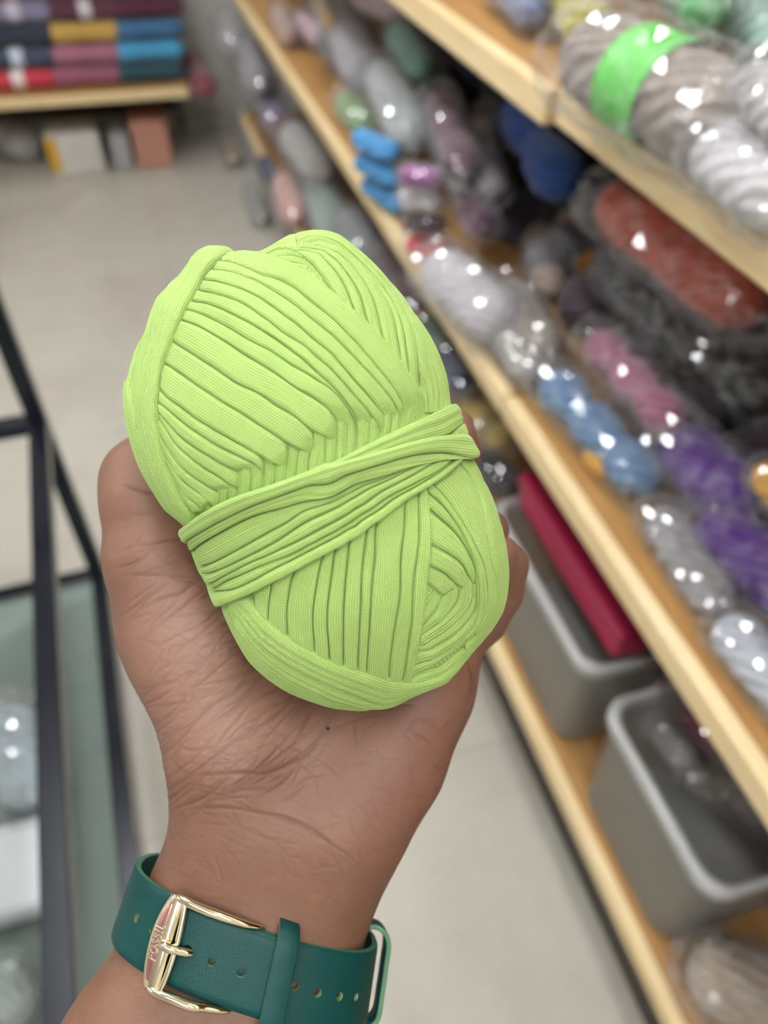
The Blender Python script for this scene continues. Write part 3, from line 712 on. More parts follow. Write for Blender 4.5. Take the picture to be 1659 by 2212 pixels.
hand_me.polygons.add(len(HF)); hand_me.polygons.foreach_set('loop_start', np.arange(0, len(HF) * 4, 4, dtype=np.int32))
hand_me.update(calc_edges=True)
for nm, arr in (('crease', cr), ('pad', pink), ('arm', tan), ('light_pad', light)):
    at = hand_me.attributes.new(nm, 'FLOAT', 'POINT'); at.data.foreach_set('value', arr.astype(np.float32))
hand = link('hand', hand_me, skin_material())
tag(hand, 'open brown hand and forearm holding up the lime green yarn ball', 'hand')
# small mole in the palm
def skin_depth(px, py, d0=0.18, d1=0.29):
    ds = np.linspace(d0, d1, 220); P = np.array([C(px, py, d) for d in ds]); s = hand_sdf(P); k = np.argmax(s < 0)
    if s[k] >= 0: return None
    return ds[k - 1] + (ds[k] - ds[k - 1]) * s[k - 1] / (s[k - 1] - s[k]) if k else ds[0]
dm = skin_depth(708, 1574)
if dm:
    bm = bmesh.new(); bmesh.ops.create_uvsphere(bm, u_segments=10, v_segments=6, radius=0.00055)
    o = bmobj('mole', bm, plain('mole_brown', '2a1712', 0.6), hand, True)
    o.matrix_world = Matrix.Translation(tuple(pt(708, 1574, dm)))

# ================================================================== the watch strap
def ringframe():
    c = (R @ C(539, 2020, .2225)); c = c + EYE
    p = R @ np.array([.945, -.335, -0.02]); p /= np.linalg.norm(p)          # along the strap, left to right
    v = R @ np.array([0, 0, 1.0]); v -= v.dot(p) * p; v /= np.linalg.norm(v)   # towards the viewer
    a = np.cross(v, p); tilt = math.radians(-14)
    a2 = a * math.cos(tilt) + v * math.sin(tilt); v2 = v * math.cos(tilt) - a * math.sin(tilt)
    return c, p, a2 - 0.11 * p, v2
RC, RP, RA, RV = ringframe()
if RA.dot(R @ np.array([0, 1.0, 0])) < 0: RA = -RA
RAx, RBx = 0.0372, 0.0250
def ring(t, wv, off):
    """t: angle (0 = right end, pi/2 = nearest the viewer, pi = left end); wv: metres across the strap towards the hand; off: metres out"""
    ct, st = np.cos(t), np.sin(t)
    e = 2 / 2.35
    x = np.sign(ct) * np.abs(ct) ** e; z = np.sign(st) * np.abs(st) ** e
    nx, nz = ct / RAx, st / RBx; nn = np.sqrt(nx * nx + nz * nz) + 1e-9; nx, nz = nx / nn, nz / nn
    fl = 0.06 * wv                      # the wrist widens a little away from the hand
    return (RC + ((RAx * x - fl * x) + nx * off)[..., None] * RP + ((RBx * z - fl * z) + nz * off)[..., None] * RV + wv[..., None] * RA)
def ring_px(t, wv=0.0, off=0.0):
    P = ring(np.array([t]), np.array([wv]), np.array([off]))[0]; c = R.T @ (P - EYE); return (c[0] / -c[2] * F + CX, CY - c[1] / -c[2] * F)
_ts = np.linspace(0.02, math.pi - 0.02, 400); _px = np.array([ring_px(t, 0, .001)[0] for t in _ts])
def t_of(px): return float(np.interp(-px, -_px, _ts))

def leather():
    t = NT('teal_leather'); n = t.noise(1400, 4, .6); n2 = t.noise(40, 3)
    t.set(Base_Color=t.mix(n2, srgb('063331'), srgb('093c39')), Roughness=t.math('ADD', t.math('MULTIPLY', n, 0.12), 0.38), Specular_IOR_Level=0.2)
    v = t.new('ShaderNodeTexVoronoi'); v.inputs['Scale'].default_value = 1700; t.l.new(t.coord(), v.inputs['Vector'])
    t.set(Normal=t.bump(n, 0.22, 0.0002, t.bump(v.outputs['Distance'], 0.18, 0.0002))); return t.m
LEA = leather()
EDG = plain('raw_leather_edge', '73865a', 0.8, bump=.4, bscale=900)
EDG2 = plain('strap_edge_paint', '2f6a55', 0.55)
LIN = plain('strap_lining', '2a5c50', 0.7)

def strap_piece(name, t0, t1, w0, w1, o0, o1, parent, n=120, mats=None, closed=False, holes=(), bow=None, tipround=0.0):
    """solid leather band on the ring from angle t0 to t1, w0..w1 across, o0..o1 out; holes: list of (t, w, r)"""
    T = np.linspace(t0, t1, n, endpoint=not closed); ws = [w0, w0 + .0006, w1 - .0006, w1]
    V = []
    for i, tt in enumerate(T):
        ex_ = bow(tt) if bow else 0.0
        sh = 1.0
        if tipround:
            dist = min(abs(i), abs(n - 1 - i)) if tipround < 0 else (n - 1 - i)
        prof = [(w0, o0), (w0, o1 - .0003), (w0 + .0004, o1)] + [(w0 + (w1 - w0) * q, o1 + .0001) for q in np.linspace(.08, .92, 13)] + [(w1 - .0004, o1), (w1, o1 - .0003), (w1, o0)]; m = len(prof)
        for wv, oo in prof: V.append(ring(np.array([tt]), np.array([wv * sh]), np.array([oo + ex_]))[0])
    Fc = []; mi = []
    rngi = range(n if closed else n - 1)
    for i in rngi:
        j = (i + 1) % n
        for k in range(m):
            Fc.append((i * m + k, i * m + (k + 1) % m, j * m + (k + 1) % m, j * m + k)); mi.append(1 if k in (0, m - 2) else (2 if k == m - 1 else 0))
    if not closed:
        Fc.append(tuple(range(m))[::-1]); Fc.append(tuple((n - 1) * m + k for k in range(m))); mi += [1, 1]
    me = bpy.data.meshes.new(name); me.from_pydata([tuple(v) for v in V], [], Fc); me.update()
    for mm in (mats or [LEA, EDG2, LIN]): me.materials.append(mm)
    me.polygons.foreach_set('material_index', mi)
    bm = bmesh.new(); bm.from_mesh(me); bmesh.ops.recalc_face_normals(bm, faces=bm.faces); bm.to_mesh(me); bm.free()
    o = link(name, me, None, parent, True)
    if holes:
        me.materials.append(EDG)
        cb = bmesh.new()
        for (tt, wv, r) in holes:
            c = ring(np.array([tt]), np.array([wv]), np.array([(o0 + o1) / 2]))[0]
            c2 = ring(np.array([tt]), np.array([wv]), np.array([o1 + .01]))[0]; nn = Vector(c2 - c).normalized()
            q = nn.to_track_quat('Z', 'Y').to_matrix().to_4x4(); q.translation = Vector(c)
            bmesh.ops.create_cone(cb, cap_ends=True, segments=28, radius1=r, radius2=r, depth=(o1 - o0) * 4, matrix=q)
        cm = bpy.data.meshes.new('cut'); cb.to_mesh(cm); cb.free()
        for mm in me.materials: cm.materials.append(mm)
        cm.polygons.foreach_set('material_index', [3] * len(cm.polygons))
        co = bpy.data.objects.new('cut', cm); COL.objects.link(co)
        md = o.modifiers.new('b', 'BOOLEAN'); md.object = co; md.operation = 'DIFFERENCE'; md.solver = 'EXACT'
        dg = bpy.context.evaluated_depsgraph_get(); dg.update(); me2 = bpy.data.meshes.new_from_object(o.evaluated_get(dg))
        o.modifiers.clear(); o.data = me2; me2.set_sharp_from_angle(angle=math.radians(35)); bpy.data.objects.remove(co); bpy.data.meshes.remove(cm)
    return o

watch = empty('wristwatch', RC, 'teal leather watch strap with a gold buckle around the wrist below the palm', 'watch')
HWs = 0.0099
def hole_at(px, wv, r=.00118): return (t_of(px), wv, r)
# under layer: right round the wrist
strap_piece('strap', 0, 2 * math.pi, -HWs, HWs, 0.0000, 0.0018, watch, n=200, closed=True,
            holes=[hole_at(300, 0.0005), hole_at(334, 0.0003), hole_at(636, -0.0004), hole_at(685, -.0006), hole_at(731, -.0008, .0011), hole_at(766, -.0010, .001)])
# upper layer: the holed tail passing through the buckle and keepers
strap_piece('strap_tail', t_of(612), t_of(380), -HWs + .0012, HWs - .0004, 0.0019, 0.0037, watch, n=70,
            holes=[hole_at(462, -.0002), hole_at(523, -.0003), hole_at(412, .0000, .0015)])
def keeper(name, tc, dt, o_out, lab=None, wide=HWs + .0012):
    # a leather loop lying across the strap
    prof = [(-wide - .0014, 0.0), (-wide - .0012, o_out * .6), (-wide + .0006, o_out), (-wide * .3, o_out + .0004), (wide * .3, o_out + .0004), (wide - .0006, o_out), (wide + .0012, o_out * .6), (wide + .0014, 0.0), (wide, -.0015), (-wide, -.0015)]
    pr = np.array(prof + [prof[0]]); prs = catmull(pr, 48)[:-1]; th = .0014
    V = []; cc = prs.mean(0)
    for k, (wv, oo) in enumerate(prs):
        nx = prs[(k + 1) % 47] - prs[k - 1]; nr = np.array([nx[1], -nx[0]]); nr /= np.linalg.norm(nr) + 1e-9
        if nr.dot(prs[k] - cc) < 0: nr = -nr
        for s, th_ in ((-1, 0), (-1, th), (-.93, th + .0001), (.93, th + .0001), (1, th), (1, 0)):
            q = prs[k] + nr * th_
            V.append(ring(np.array([tc + s * dt]), np.array([q[0]]), np.array([q[1]]))[0])
    n = 47; Fc = []; mi = []
    for i in range(n):
        j = (i + 1) % n
        for k in range(6): Fc.append((i * 6 + k, i * 6 + (k + 1) % 6, j * 6 + (k + 1) % 6, j * 6 + k)); mi.append(1 if k in (0, 4) else 0)
    o = mesh(name, V, Fc, [LEA, plain('keeper_edge', '4d7355', .6), LIN], watch); o.data.polygons.foreach_set('material_index', mi)
    bm = bmesh.new(); bm.from_mesh(o.data); bmesh.ops.recalc_face_normals(bm, faces=bm.faces); bm.to_mesh(o.data); bm.free()
    return o
tk = t_of(600); keeper('keeper_loop', tk, abs(t_of(626) - t_of(584)) / 2, 0.0042)
keeper('keeper_loop', t_of(800) - 0.10, 0.085, 0.0046)

# buckle
gold = NT('pale_gold_metal'); gold.set(Base_Color=srgb('ece0c4'), Metallic=1.0, Roughness=0.09); GOLD = gold.m
rose = NT('rose_gold_recess'); rose.set(Base_Color=srgb('b98a84'), Metallic=1.0, Roughness=0.28, Normal=rose.bump(rose.noise(1500, 3), .2, .0002)); ROSE = rose.m
def R3(px, wv, off): return ring(np.array([t_of(px)]), np.array([wv]), np.array([off]))[0]
def tubepath(name, pts, rad, mat, parent, closed=False, seg=12, flat=1.0):
    P = catmull(np.array(pts), max(20, len(pts) * 8)); n = len(P); V = []; up = RV
    rr = np.interp(np.linspace(0, 1, n), np.linspace(0, 1, len(rad)), rad) if hasattr(rad, '__len__') else np.full(n, rad)
    for i in range(n):
        tg = P[min(i + 1, n - 1)] - P[max(i - 1, 0)]; tg /= np.linalg.norm(tg) + 1e-12
        s = np.cross(tg, up); s /= np.linalg.norm(s) + 1e-12; u = np.cross(s, tg)
        for k in range(seg):
            a = 2 * math.pi * k / seg; V.append(P[i] + rr[i] * (math.cos(a) * s + flat * math.sin(a) * u))
    Fc = [(i * seg + k, i * seg + (k + 1) % seg, (i + 1) * seg + (k + 1) % seg, (i + 1) * seg + k) for i in range(n - 1) for k in range(seg)]
    Fc += [tuple(range(seg))[::-1], tuple((n - 1) * seg + k for k in range(seg))]
    o = mesh(name, V, Fc, mat, parent)
    bm = bmesh.new(); bm.from_mesh(o.data); bmesh.ops.recalc_face_normals(bm, faces=bm.faces); bm.to_mesh(o.data); bm.free(); return o
buckle = None
def make_buckle():
    # outer decorated bar, a curved tapering plate
    n, m = 30, 9; V = []; ws = np.linspace(-0.0114, 0.0114, n)
    for w_ in ws:
        f = 1 - (w_ / 0.0128) ** 2; half = 0.0008 + 0.0016 * f ** .7; cx_ = 372 - 9 * f
        t_c = t_of(cx_)
        for k in range(m):
            s = -1 + 2 * k / (m - 1); dt = -s * half / 0.026
            V.append(ring(np.array([t_c + dt * 1.0]), np.array([w_]), np.array([0.0036 + 0.0012 * math.sqrt(max(0, 1 - s * s)) + .0006 * f]))[0])
    Fc = [(i * m + k, i * m + k + 1, (i + 1) * m + k + 1, (i + 1) * m + k) for i in range(n - 1) for k in range(m - 1)]
    b = mesh('buckle', V, Fc, GOLD, watch)
    sm = b.modifiers.new('solid', 'SOLIDIFY'); sm.thickness = 0.0012; sm.offset = 0
    # recessed rose panel with the raised word
    V = []; n2 = 24
    for w_ in np.linspace(-0.0092, 0.0092, n2):
        f = 1 - (w_ / 0.0128) ** 2; half = (0.0011) * (1 - (w_ / .0102) ** 2) ** .5; t_c = t_of(369 - 9 * f)
        for k in range(5):
            s = -1 + 2 * k / 4; V.append(ring(np.array([t_c - s * half / .026]), np.array([w_]), np.array([0.0036 + .0012 * math.sqrt(1 - (s * .5) ** 2) + .0006 * f + .00068]))[0])
    Fc = [(i * 5 + k, i * 5 + k + 1, (i + 1) * 5 + k + 1, (i + 1) * 5 + k) for i in range(n2 - 1) for k in range(4)]
    mesh('name_plate', V, Fc, ROSE, b)
    # word, reading from the forearm side up towards the hand
    cu = bpy.data.curves.new('lettering', 'FONT'); cu.body = 'FOSSIL'; cu.size = 0.0024; cu.extrude = 0.00012; cu.bevel_depth = 0.00006; cu.space_character = 1.25; cu.offset = 0.00003
    cu.align_x = 'CENTER'; cu.align_y = 'CENTER'
    tmp = bpy.data.objects.new('lettering', cu); COL.objects.link(tmp); dg = bpy.context.evaluated_depsgraph_get(); dg.update()
    me = bpy.data.meshes.new_from_object(tmp.evaluated_get(dg)); bpy.data.objects.remove(tmp)
    for v in me.vertices:
        w_ = v.co.x - 0.0004; f = 1 - (w_ / 0.0128) ** 2; t_c = t_of(369 - 9 * f)
        # text x -> across the strap towards the hand, text y -> left along the strap
        v.co = Vector(ring(np.array([t_c + v.co.y / .026]), np.array([w_]), np.array([0.0036 + .0012 + .0006 * f + .0006 + v.co.z]))[0])
    link('lettering', me, GOLD, b, False)
    # side arms running to the right and the inner bar
    for sgn in (1, -1):
        w_ = sgn * 0.0109
        pts = [R3(363, w_ * .99, .0044), R3(378, w_ * 1.02, .0050), R3(405, w_, .0050), R3(450, w_ * .99, .0046), R3(500 if sgn > 0 else 470, w_ * .97, .0034), R3(541 if sgn > 0 else 512, w_ * .95, .0012), R3(556 if sgn > 0 else 524, w_ * .93, -.0008)]
        tubepath('buckle_arm', pts, [.0009, .0012, .0013, .0013, .0011, .0009, .0007], GOLD, b, flat=1.0)
    pts = [R3(372, s * 0.0122, .0049) for s in np.linspace(-1, 1, 9)]
    pts = [R3(388 + 6 * (1 - s * s), s * 0.0104, .0050) for s in np.linspace(-1, 1, 9)]
    tubepath('buckle_bar', pts, .00085, GOLD, b)
    # tongue
    pts = [R3(366, .0000, .0062), R3(374, 0, .0066), R3(390, -.0001, .0062), R3(405, -.0001, .0052), R3(418, -.0001, .0040), R3(424, -.0001, .0028)]
    tubepath('buckle_tongue', pts, [.0005, .0013, .0013, .0011, .0011, .0010], GOLD, b)
    return b
make_buckle()

# ================================================================== the shop: shell
def tiles():
    t = NT('greige_floor_tile'); n = t.noise(2.2, 5, .6); n2 = t.noise(14, 4, .6); n3 = t.noise(90, 3)
    c = t.ramp(n, [(.3, srgb('b3ada3')), (.55, srgb('c2beb3')), (.75, srgb('bcbbae'))])
    c = t.mix(t.math('MULTIPLY', n2, .35), c, srgb('a59c92'))
    br = t.new('ShaderNodeTexBrick'); br.offset = 0; br.inputs['Scale'].default_value = 1
    br.inputs['Brick Width'].default_value = .6; br.inputs['Row Height'].default_value = .6; br.inputs['Mortar Size'].default_value = .0025
    t.l.new(t.coord(), br.inputs['Vector'])
    c = t.mix(t.math('MULTIPLY', br.outputs['Fac'], .45), c, srgb('8d877d'))
    t.set(Base_Color=c, Roughness=t.math('ADD', t.math('MULTIPLY', n3, .12), .20), Specular_IOR_Level=.45, Normal=t.bump(n2, .04, .002)); return t.m
XW = 0.98
for nm, lo_, hi_, m in (
    ('floor', (-3.2, -2.0, -.06), (XW + .1, 4.3, 0), tiles()),
    ('ceiling', (-3.2, -2.0, 2.8), (XW + .1, 4.3, 2.9), plain('ceiling_white', 'dddcd8', .8)),
    ('wall_right', (XW, -2.0, 0), (XW + .1, 4.3, 2.8), plain('wall_paint', 'c9c6c0', .8)),
    ('wall_left', (-3.2, -2.0, 0), (-3.1, 4.3, 2.8), plain('wall_paint', 'c9c6c0', .8)),
    ('wall_far', (-3.1, 4.2, 0), (XW, 4.3, 2.8), plain('wall_paint', 'c9c6c0', .8)),
    ('wall_near', (-3.1, -2.0, 0), (XW, -1.9, 2.8), plain('wall_paint', 'c9c6c0', .8))):
    tag(box(nm, lo_, hi_, m), kind='structure')

# lamps: tube battens in rows and two small spot lamps
_e = NT('tube_glow'); _e.set(Base_Color=(.9, .9, .9, 1)); _e.b.inputs['Emission Color'].default_value = (.955, .985, 1.0, 1); _e.b.inputs['Emission Strength'].default_value = LAMP_STRENGTH; TUBE = _e.m
_e = NT('spot_glow'); _e.b.inputs['Emission Color'].default_value = (1, .98, .94, 1); _e.b.inputs['Emission Strength'].default_value = 300; SPOT = _e.m
HOUS = plain('lamp_housing', 'e6e6e4', .5)
for x, y, lab in ((-.55, -.75, 'white ceiling batten lamp behind the camera on the left'), (.25, -.75, 'white ceiling batten lamp behind the camera on the right'),
                  (-.55, 1.1, 'white ceiling batten lamp above the glass case'), (.12, 1.5, 'white ceiling batten lamp over the middle of the aisle'),
                  (-.3, 3.1, 'white ceiling batten lamp at the far end of the aisle'), (-2.0, 1.0, 'white ceiling batten lamp by the left wall')):
    t = empty('ceiling_light', (x, y, 2.8), lab, 'lamp')
    box('housing', (x - .09, y - .62, 2.74), (x + .09, y + .62, 2.8), HOUS, t, .008)
    for dx in (-.045, .045): box('tube', (x + dx - .011, y - .6, 2.712), (x + dx + .011, y + .6, 2.736), TUBE, t, .007)
for (x, y) in ((.935, .66), (.87, .70)):
    pass
for x, y, s in ((.90, .64, 'nearer'), (.965 - .0, .55, 'farther')):
    pass
for k, (fx_, fy_) in enumerate(((.3133, .2207), (.3346, .1939))):
    x, y = min(fx_ * 3, .955 - .06 + .0), fy_ * 3
    x = fx_ * 3 if fx_ * 3 < .93 else .93
    t = empty('spot_lamp', (x, y, 2.8), ['small round ceiling spot lamp, the one nearer the aisle', 'small round ceiling spot lamp, the one nearer the right wall'][k], 'lamp')
    bm = bmesh.new(); bmesh.ops.create_cone(bm, cap_ends=True, segments=20, radius1=.032, radius2=.032, depth=.02, matrix=Matrix.Translation((x, y, 2.775)))
    bmobj('lens', bm, SPOT, t, True)
    bm = bmesh.new(); bmesh.ops.create_cone(bm, cap_ends=True, segments=20, radius1=.036, radius2=.036, depth=.016, matrix=Matrix.Translation((x, y, 2.793)))
    bmobj('housing', bm, HOUS, t, True)

# ------------------------------------------------------------------ wood
def wood(name, a, b, along=1):
    t = NT(name); s = [3, 3, 3]; s[along] = .35
    v = t.scaled(s[0] * 14, s[1] * 14, s[2] * 14)
    n = t.noise(1.0, 5, .6, v, 0.6); n2 = t.noise(5, 2)
    c = t.ramp(n, [(.3, srgb(a)), (.7, srgb(b))]); c = t.mix(t.math('MULTIPLY', n2, .25), c, srgb('b48a52'))
    t.set(Base_Color=c, Roughness=.55, Normal=t.bump(n, .15, .001)); return t.m
PINE = wood('pale_pine', 'e2c795', 'f3deb4'); PINEX = wood('pale_pine_cross', 'e2c795', 'f3deb4', 0); PLY = wood('shelf_top_wood', '946a3c', 'ac824c')
DARKB = plain('dark_back_board', '4a4440', .85); STEEL = plain('grey_upright_steel', '6a6b6e', .5, .3)
S = .45
def unit(y0, y1, dx, dz, lab):
    t = empty('shelving_unit', (S, (y0 + y1) / 2, 0), lab, 'shelving')
    for z in (.233, .722, 1.143, 1.66):
        zz = z + (dz if z > 1 else 0); x0 = S + (dx if z > 1 else 0)
        b = box('shelf_board', (x0 + .02, y0, zz - .022), (XW - .02, y1, zz), PLY, t, .001)
        box('edge_strip', (x0, y0, zz - .036), (x0 + .02, y1, zz + .001), PINE, b, .003)
    box('back_panel', (XW - .018, y0, .02), (XW - .004, y1, 1.9), DARKB, t)
    for y in (y0 + .02, y1 - .045):
        box('upright', (XW - .05, y, 0), (XW - .018, y + .025, 1.95), STEEL, t)
    for x in (S + .05,):
        box('plinth', (x, y0, 0), (x + .02, y1, .165), DARKB, t)
    return t
unit(-1.0, .802, 0, 0, 'pine-edged shelving unit nearest the camera, loaded with bagged yarn and clear bins')
unit(.808, 2.235, -.012, -.004, 'pine-edged shelving unit in the middle of the right-hand row')
unit(2.241, 3.62, 0, 0, 'pine-edged shelving unit farthest along the right-hand row')

# ------------------------------------------------------------------ yarn packs in clear bags
def plastic():
    t = NT('clear_crinkled_plastic'); n = t.noise(55, 4, .65); n2 = t.noise(16, 3, .6, None, 1.5)
    v = t.new('ShaderNodeTexVoronoi', feature='DISTANCE_TO_EDGE'); v.inputs['Scale'].default_value = 42; t.l.new(t.coord('Object'), v.inputs['Vector'])
    t.set(Base_Color=srgb('e6e8ee'), Roughness=.06, Specular_IOR_Level=1.0)
    nb = t.bump(n2, .25, .01); t.set(Normal=nb)
    tr = t.new('ShaderNodeBsdfTransparent'); mx = t.new('ShaderNodeMixShader')
    lw = t.new('ShaderNodeLayerWeight'); lw.inputs['Blend'].default_value = .28; t.l.new(nb, lw.inputs['Normal'])
    f = t.math('ADD', t.math('MULTIPLY', lw.outputs['Facing'], .34), t.math('MULTIPLY', t.math('SUBTRACT', n, .50), .8)); f = t.math('MINIMUM', t.math('MAXIMUM', f, .02), .30)
    t.l.new(f, mx.inputs[0]); t.l.new(tr.outputs[0], mx.inputs[1]); t.l.new(t.b.outputs[0], mx.inputs[2])
    gl = t.new('ShaderNodeBsdfGlossy'); gl.inputs['Roughness'].default_value = .045; m2 = t.new('ShaderNodeMixShader'); m2.inputs[0].default_value = .10
    t.l.new(mx.outputs[0], m2.inputs[1]); t.l.new(gl.outputs[0], m2.inputs[2]); t.l.new(m2.outputs[0], t.out.inputs[0]); return t.m
CLEAR = plastic()
def yarnmat(hexc):
    k = 'yarn_' + hexc
    if k in _cache: return _cache[k]
    t = NT(k); c = srgb(hexc); w_ = t.new('ShaderNodeTexWave', wave_type='BANDS', bands_direction='DIAGONAL'); w_.inputs['Scale'].default_value = 26; w_.inputs['Distortion'].default_value = 2.5
    t.l.new(t.coord(), w_.inputs['Vector']); n = t.noise(40, 3)
    a = tuple(v * .72 for v in c[:3]) + (1,); b = tuple(min(1, v * 1.18) for v in c[:3]) + (1,)
    t.set(Base_Color=t.mix(t.math('ADD', t.math('MULTIPLY', w_.outputs['Fac'], .4), t.math('MULTIPLY', n, .6)), a, b), Roughness=.8, Sheen_Weight=.25, Normal=t.bump(w_.outputs['Fac'], .8, .004))
    _cache[k] = t.m; return t.m
LABW = plain('paper_label', 'd9d8da', .5)
def frame_from(axis):
    a = axis / np.linalg.norm(axis); u = np.cross(a, [0, 0, 1.0]); u = u / (np.linalg.norm(u) + 1e-9) if np.linalg.norm(u) > .05 else np.array([1.0, 0, 0]); return a, u, np.cross(a, u)
def lathe(name, P0, P1, prof, mat, parent, nseg=26, twist=0, tw_amp=0, flat=1.0, wob=0.0, seed=0, caps=True):
    a, u, v = frame_from(P1 - P0); L = np.linalg.norm(P1 - P0); n = len(prof); V = []; rg = np.random.default_rng(seed)
    ph = rg.uniform(0, 6.28, 8)
    for i, (s, r) in enumerate(prof):
        for k in range(nseg):
            th = 2 * math.pi * k / nseg
            rr = r * (1 + tw_amp * math.cos(twist * th + s * 14)) * (1 + wob * (math.sin(3 * th + ph[0] + s * 7) * math.sin(s * 9 + ph[1]) + .7 * math.sin(7 * th + ph[2] - s * 13) + .6 * math.sin(11 * th + s * 23 + ph[3])))
            V.append(P0 + a * (s * L) + u * math.cos(th) * rr + v * math.sin(th) * rr * flat)
    F_ = [(i * nseg + k, i * nseg + (k + 1) % nseg, (i + 1) * nseg + (k + 1) % nseg, (i + 1) * nseg + k) for i in range(n - 1) for k in range(nseg)]
    if caps: F_ += [tuple(range(nseg))[::-1], tuple((n - 1) * nseg + k for k in range(nseg))]
    F_ = [f[::-1] for f in F_]
    o = mesh(name, V, F_, mat, parent); return o
def solve(p, rpx, base=None, Y=None):
    if Y is not None:
        P = onplane(p[0], p[1], 1, Y); return P, rpx * depth_of(P) / F
    r = .03
    for _ in range(12):
        P = onplane(p[0], p[1], 2, base + r); r = rpx * depth_of(P) / F
    return P, r
NPK = 0
def pack(p0, p1, rpx, base, col, lab, lobes=1, band=None, bag=True, Y=None, group=None, flat=.9, twist=9, name='yarn_pack', cat='yarn', bagk=1.16):
    """a skein (or a row of balls) lying between two points of the photograph on top of the level «base»"""
    global NPK
    NPK += 1
    A, ra = solve(p0, rpx, base, Y); B, rb = solve(p1, rpx, base, Y); r = (ra + rb) / 2
    if np.linalg.norm(B - A) < .01: B = A + np.array([.0, .012, 0])
    a = (B - A) / np.linalg.norm(B - A); P0, P1 = A - a * r * .75, B + a * r * .75; L = np.linalg.norm(P1 - P0)
    t = empty(name, (A + B) / 2 - np.array([0, 0, r * flat]), lab, cat, group)
    pr = []
    for i in range(29):
        s = i / 28; e = min(s, 1 - s) * L / r
        k = math.sqrt(max(0, 1 - (1 - min(e, 1)) ** 2.2))
        if lobes > 1: k *= .60 + .40 * abs(math.sin(math.pi * lobes * s)) ** .55
        pr.append((s, max(.002, r * k * .93)))
    body = lathe('skein' if lobes < 2 else 'ball_row', P0, P1, pr, yarnmat(col), t, 26, twist, .035, flat, .01, NPK)
    if band:
        bc, b0, b1 = band; mm = LABW if bc is None else plain('label_' + bc, bc, .5)
        lathe('paper_band', P0, P1, [(s, np.interp(s, [q[0] for q in pr], [q[1] for q in pr]) * 1.045 + .001) for s in np.linspace(b0, b1, 7)], mm, t, 26, 0, 0, flat, 0, NPK, caps=False)
    if bag:
        bp = []
        for i in range(25):
            s = -.16 + 1.32 * i / 24; e = max(0, min(s + .12, 1.12 - s)) * L / r
            k = math.sqrt(max(0, 1 - (1 - min(e, 1)) ** 2)) if e > 0 else 0
            flare = .35 * max(0, (abs(s - .5) - .58) / .08)
            bp.append((s, r * (bagk * k * .97 + .10 + flare * .6)))
        bg = lathe('bag', P0, P1, bp, CLEAR, t, 30, 0, 0, flat, .03, NPK + 50, caps=False)
        rgb_ = np.random.default_rng(NPK + 900); me_ = bg.data; co_ = np.zeros(len(me_.vertices) * 3); me_.vertices.foreach_get('co', co_)
        co_ += rgb_.normal(0, r * .035, len(co_)); me_.vertices.foreach_set('co', co_); me_.polygons.foreach_set('use_smooth', [False] * len(me_.polygons)); me_.update()
        bmt = bmesh.new(); bmt.from_mesh(me_); bmesh.ops.triangulate(bmt, faces=bmt.faces); bmt.to_mesh(me_); bmt.free()
    return t
zA, zB, zC = .234, .723, 1.144
# top shelf
pack((1300, 130), (1555, 262), 118, zC, '968880', 'big taupe skein in a clear bag with a bright green label, on the top shelf', band=('5fc24f', .36, .60), twist=7)
pack((1560, 340), (1680, 430), 85, zC, 'cfcacd', 'whitish bagged skein on the top shelf below the taupe skein with the green label')
pack((1570, 30), (1700, 110), 70, zC + .05, 'a9cdbf', 'pale teal bagged skein in the top right corner')
pack((1640, 190), (1720, 270), 70, zC + .05, 'b9b2b0', 'light grey bagged skein right of the taupe skein with the green label')
pack((1225, -40), (1272, 60), 58, zC, '9c9420', 'olive green skein on the top shelf left of the taupe skein', bag=False)
pack((1080, -40), (1150, 25), 42, zC, '68749a', 'blue-grey skein on the top shelf left of the olive skein')
pack((1450, -60), (1530, 10), 60, zC + .08, '6fae78', 'soft green bagged skein at the top edge above the taupe skein')
# middle shelf, near unit
pack((1205, 835), (1385, 1030), 56, zB, '5b80ab', 'row of denim blue yarn balls in a clear bag at the middle shelf edge', lobes=3)
pack((1300, 745), (1440, 900), 50, zB + .07, 'a25f7c', 'row of dusty pink yarn balls in a clear bag behind the denim blue row', lobes=3)
pack((1350, 450), (1600, 640), 84, zB + .19, 'b33f26', 'red-orange twisted skein in a clear bag tucked under the top shelf', twist=4)
pack((1350, 590), (1470, 720), 62, zB + .10, '272a31', 'slate grey bagged skein beneath the red-orange twisted skein')
pack((1480, 730), (1640, 840), 75, zB + .07, '0c0e13', 'near-black bagged skein right of the dusty pink row')
pack((1480, 970), (1590, 1080), 78, zB + .02, '4a0d7c', 'purple skein under clear plastic right of the dusty pink row', lobes=1)
pack((1560, 1150), (1700, 1270), 80, zB, '4a0d7c', 'second purple skein, nearer the camera at the right photo edge')
pack((1665, 1030), (1730, 1110), 48, zB + .10, 'dba12c', 'mustard yellow ball in clear plastic at the right photo edge')
pack((1430, 1130), (1540, 1290), 50, zB, '9a979a', 'grey bagged skein at the shelf edge below the denim blue row')
pack((1590, 1370), (1700, 1500), 62, zB, 'c3c8d4', 'silvery white bagged skein at the shelf edge, nearest the camera')
pack((1275, 985), (1300, 1015), 22, zB, 'd49a2c', 'small mustard ball peeping out below the denim blue row', bag=False)
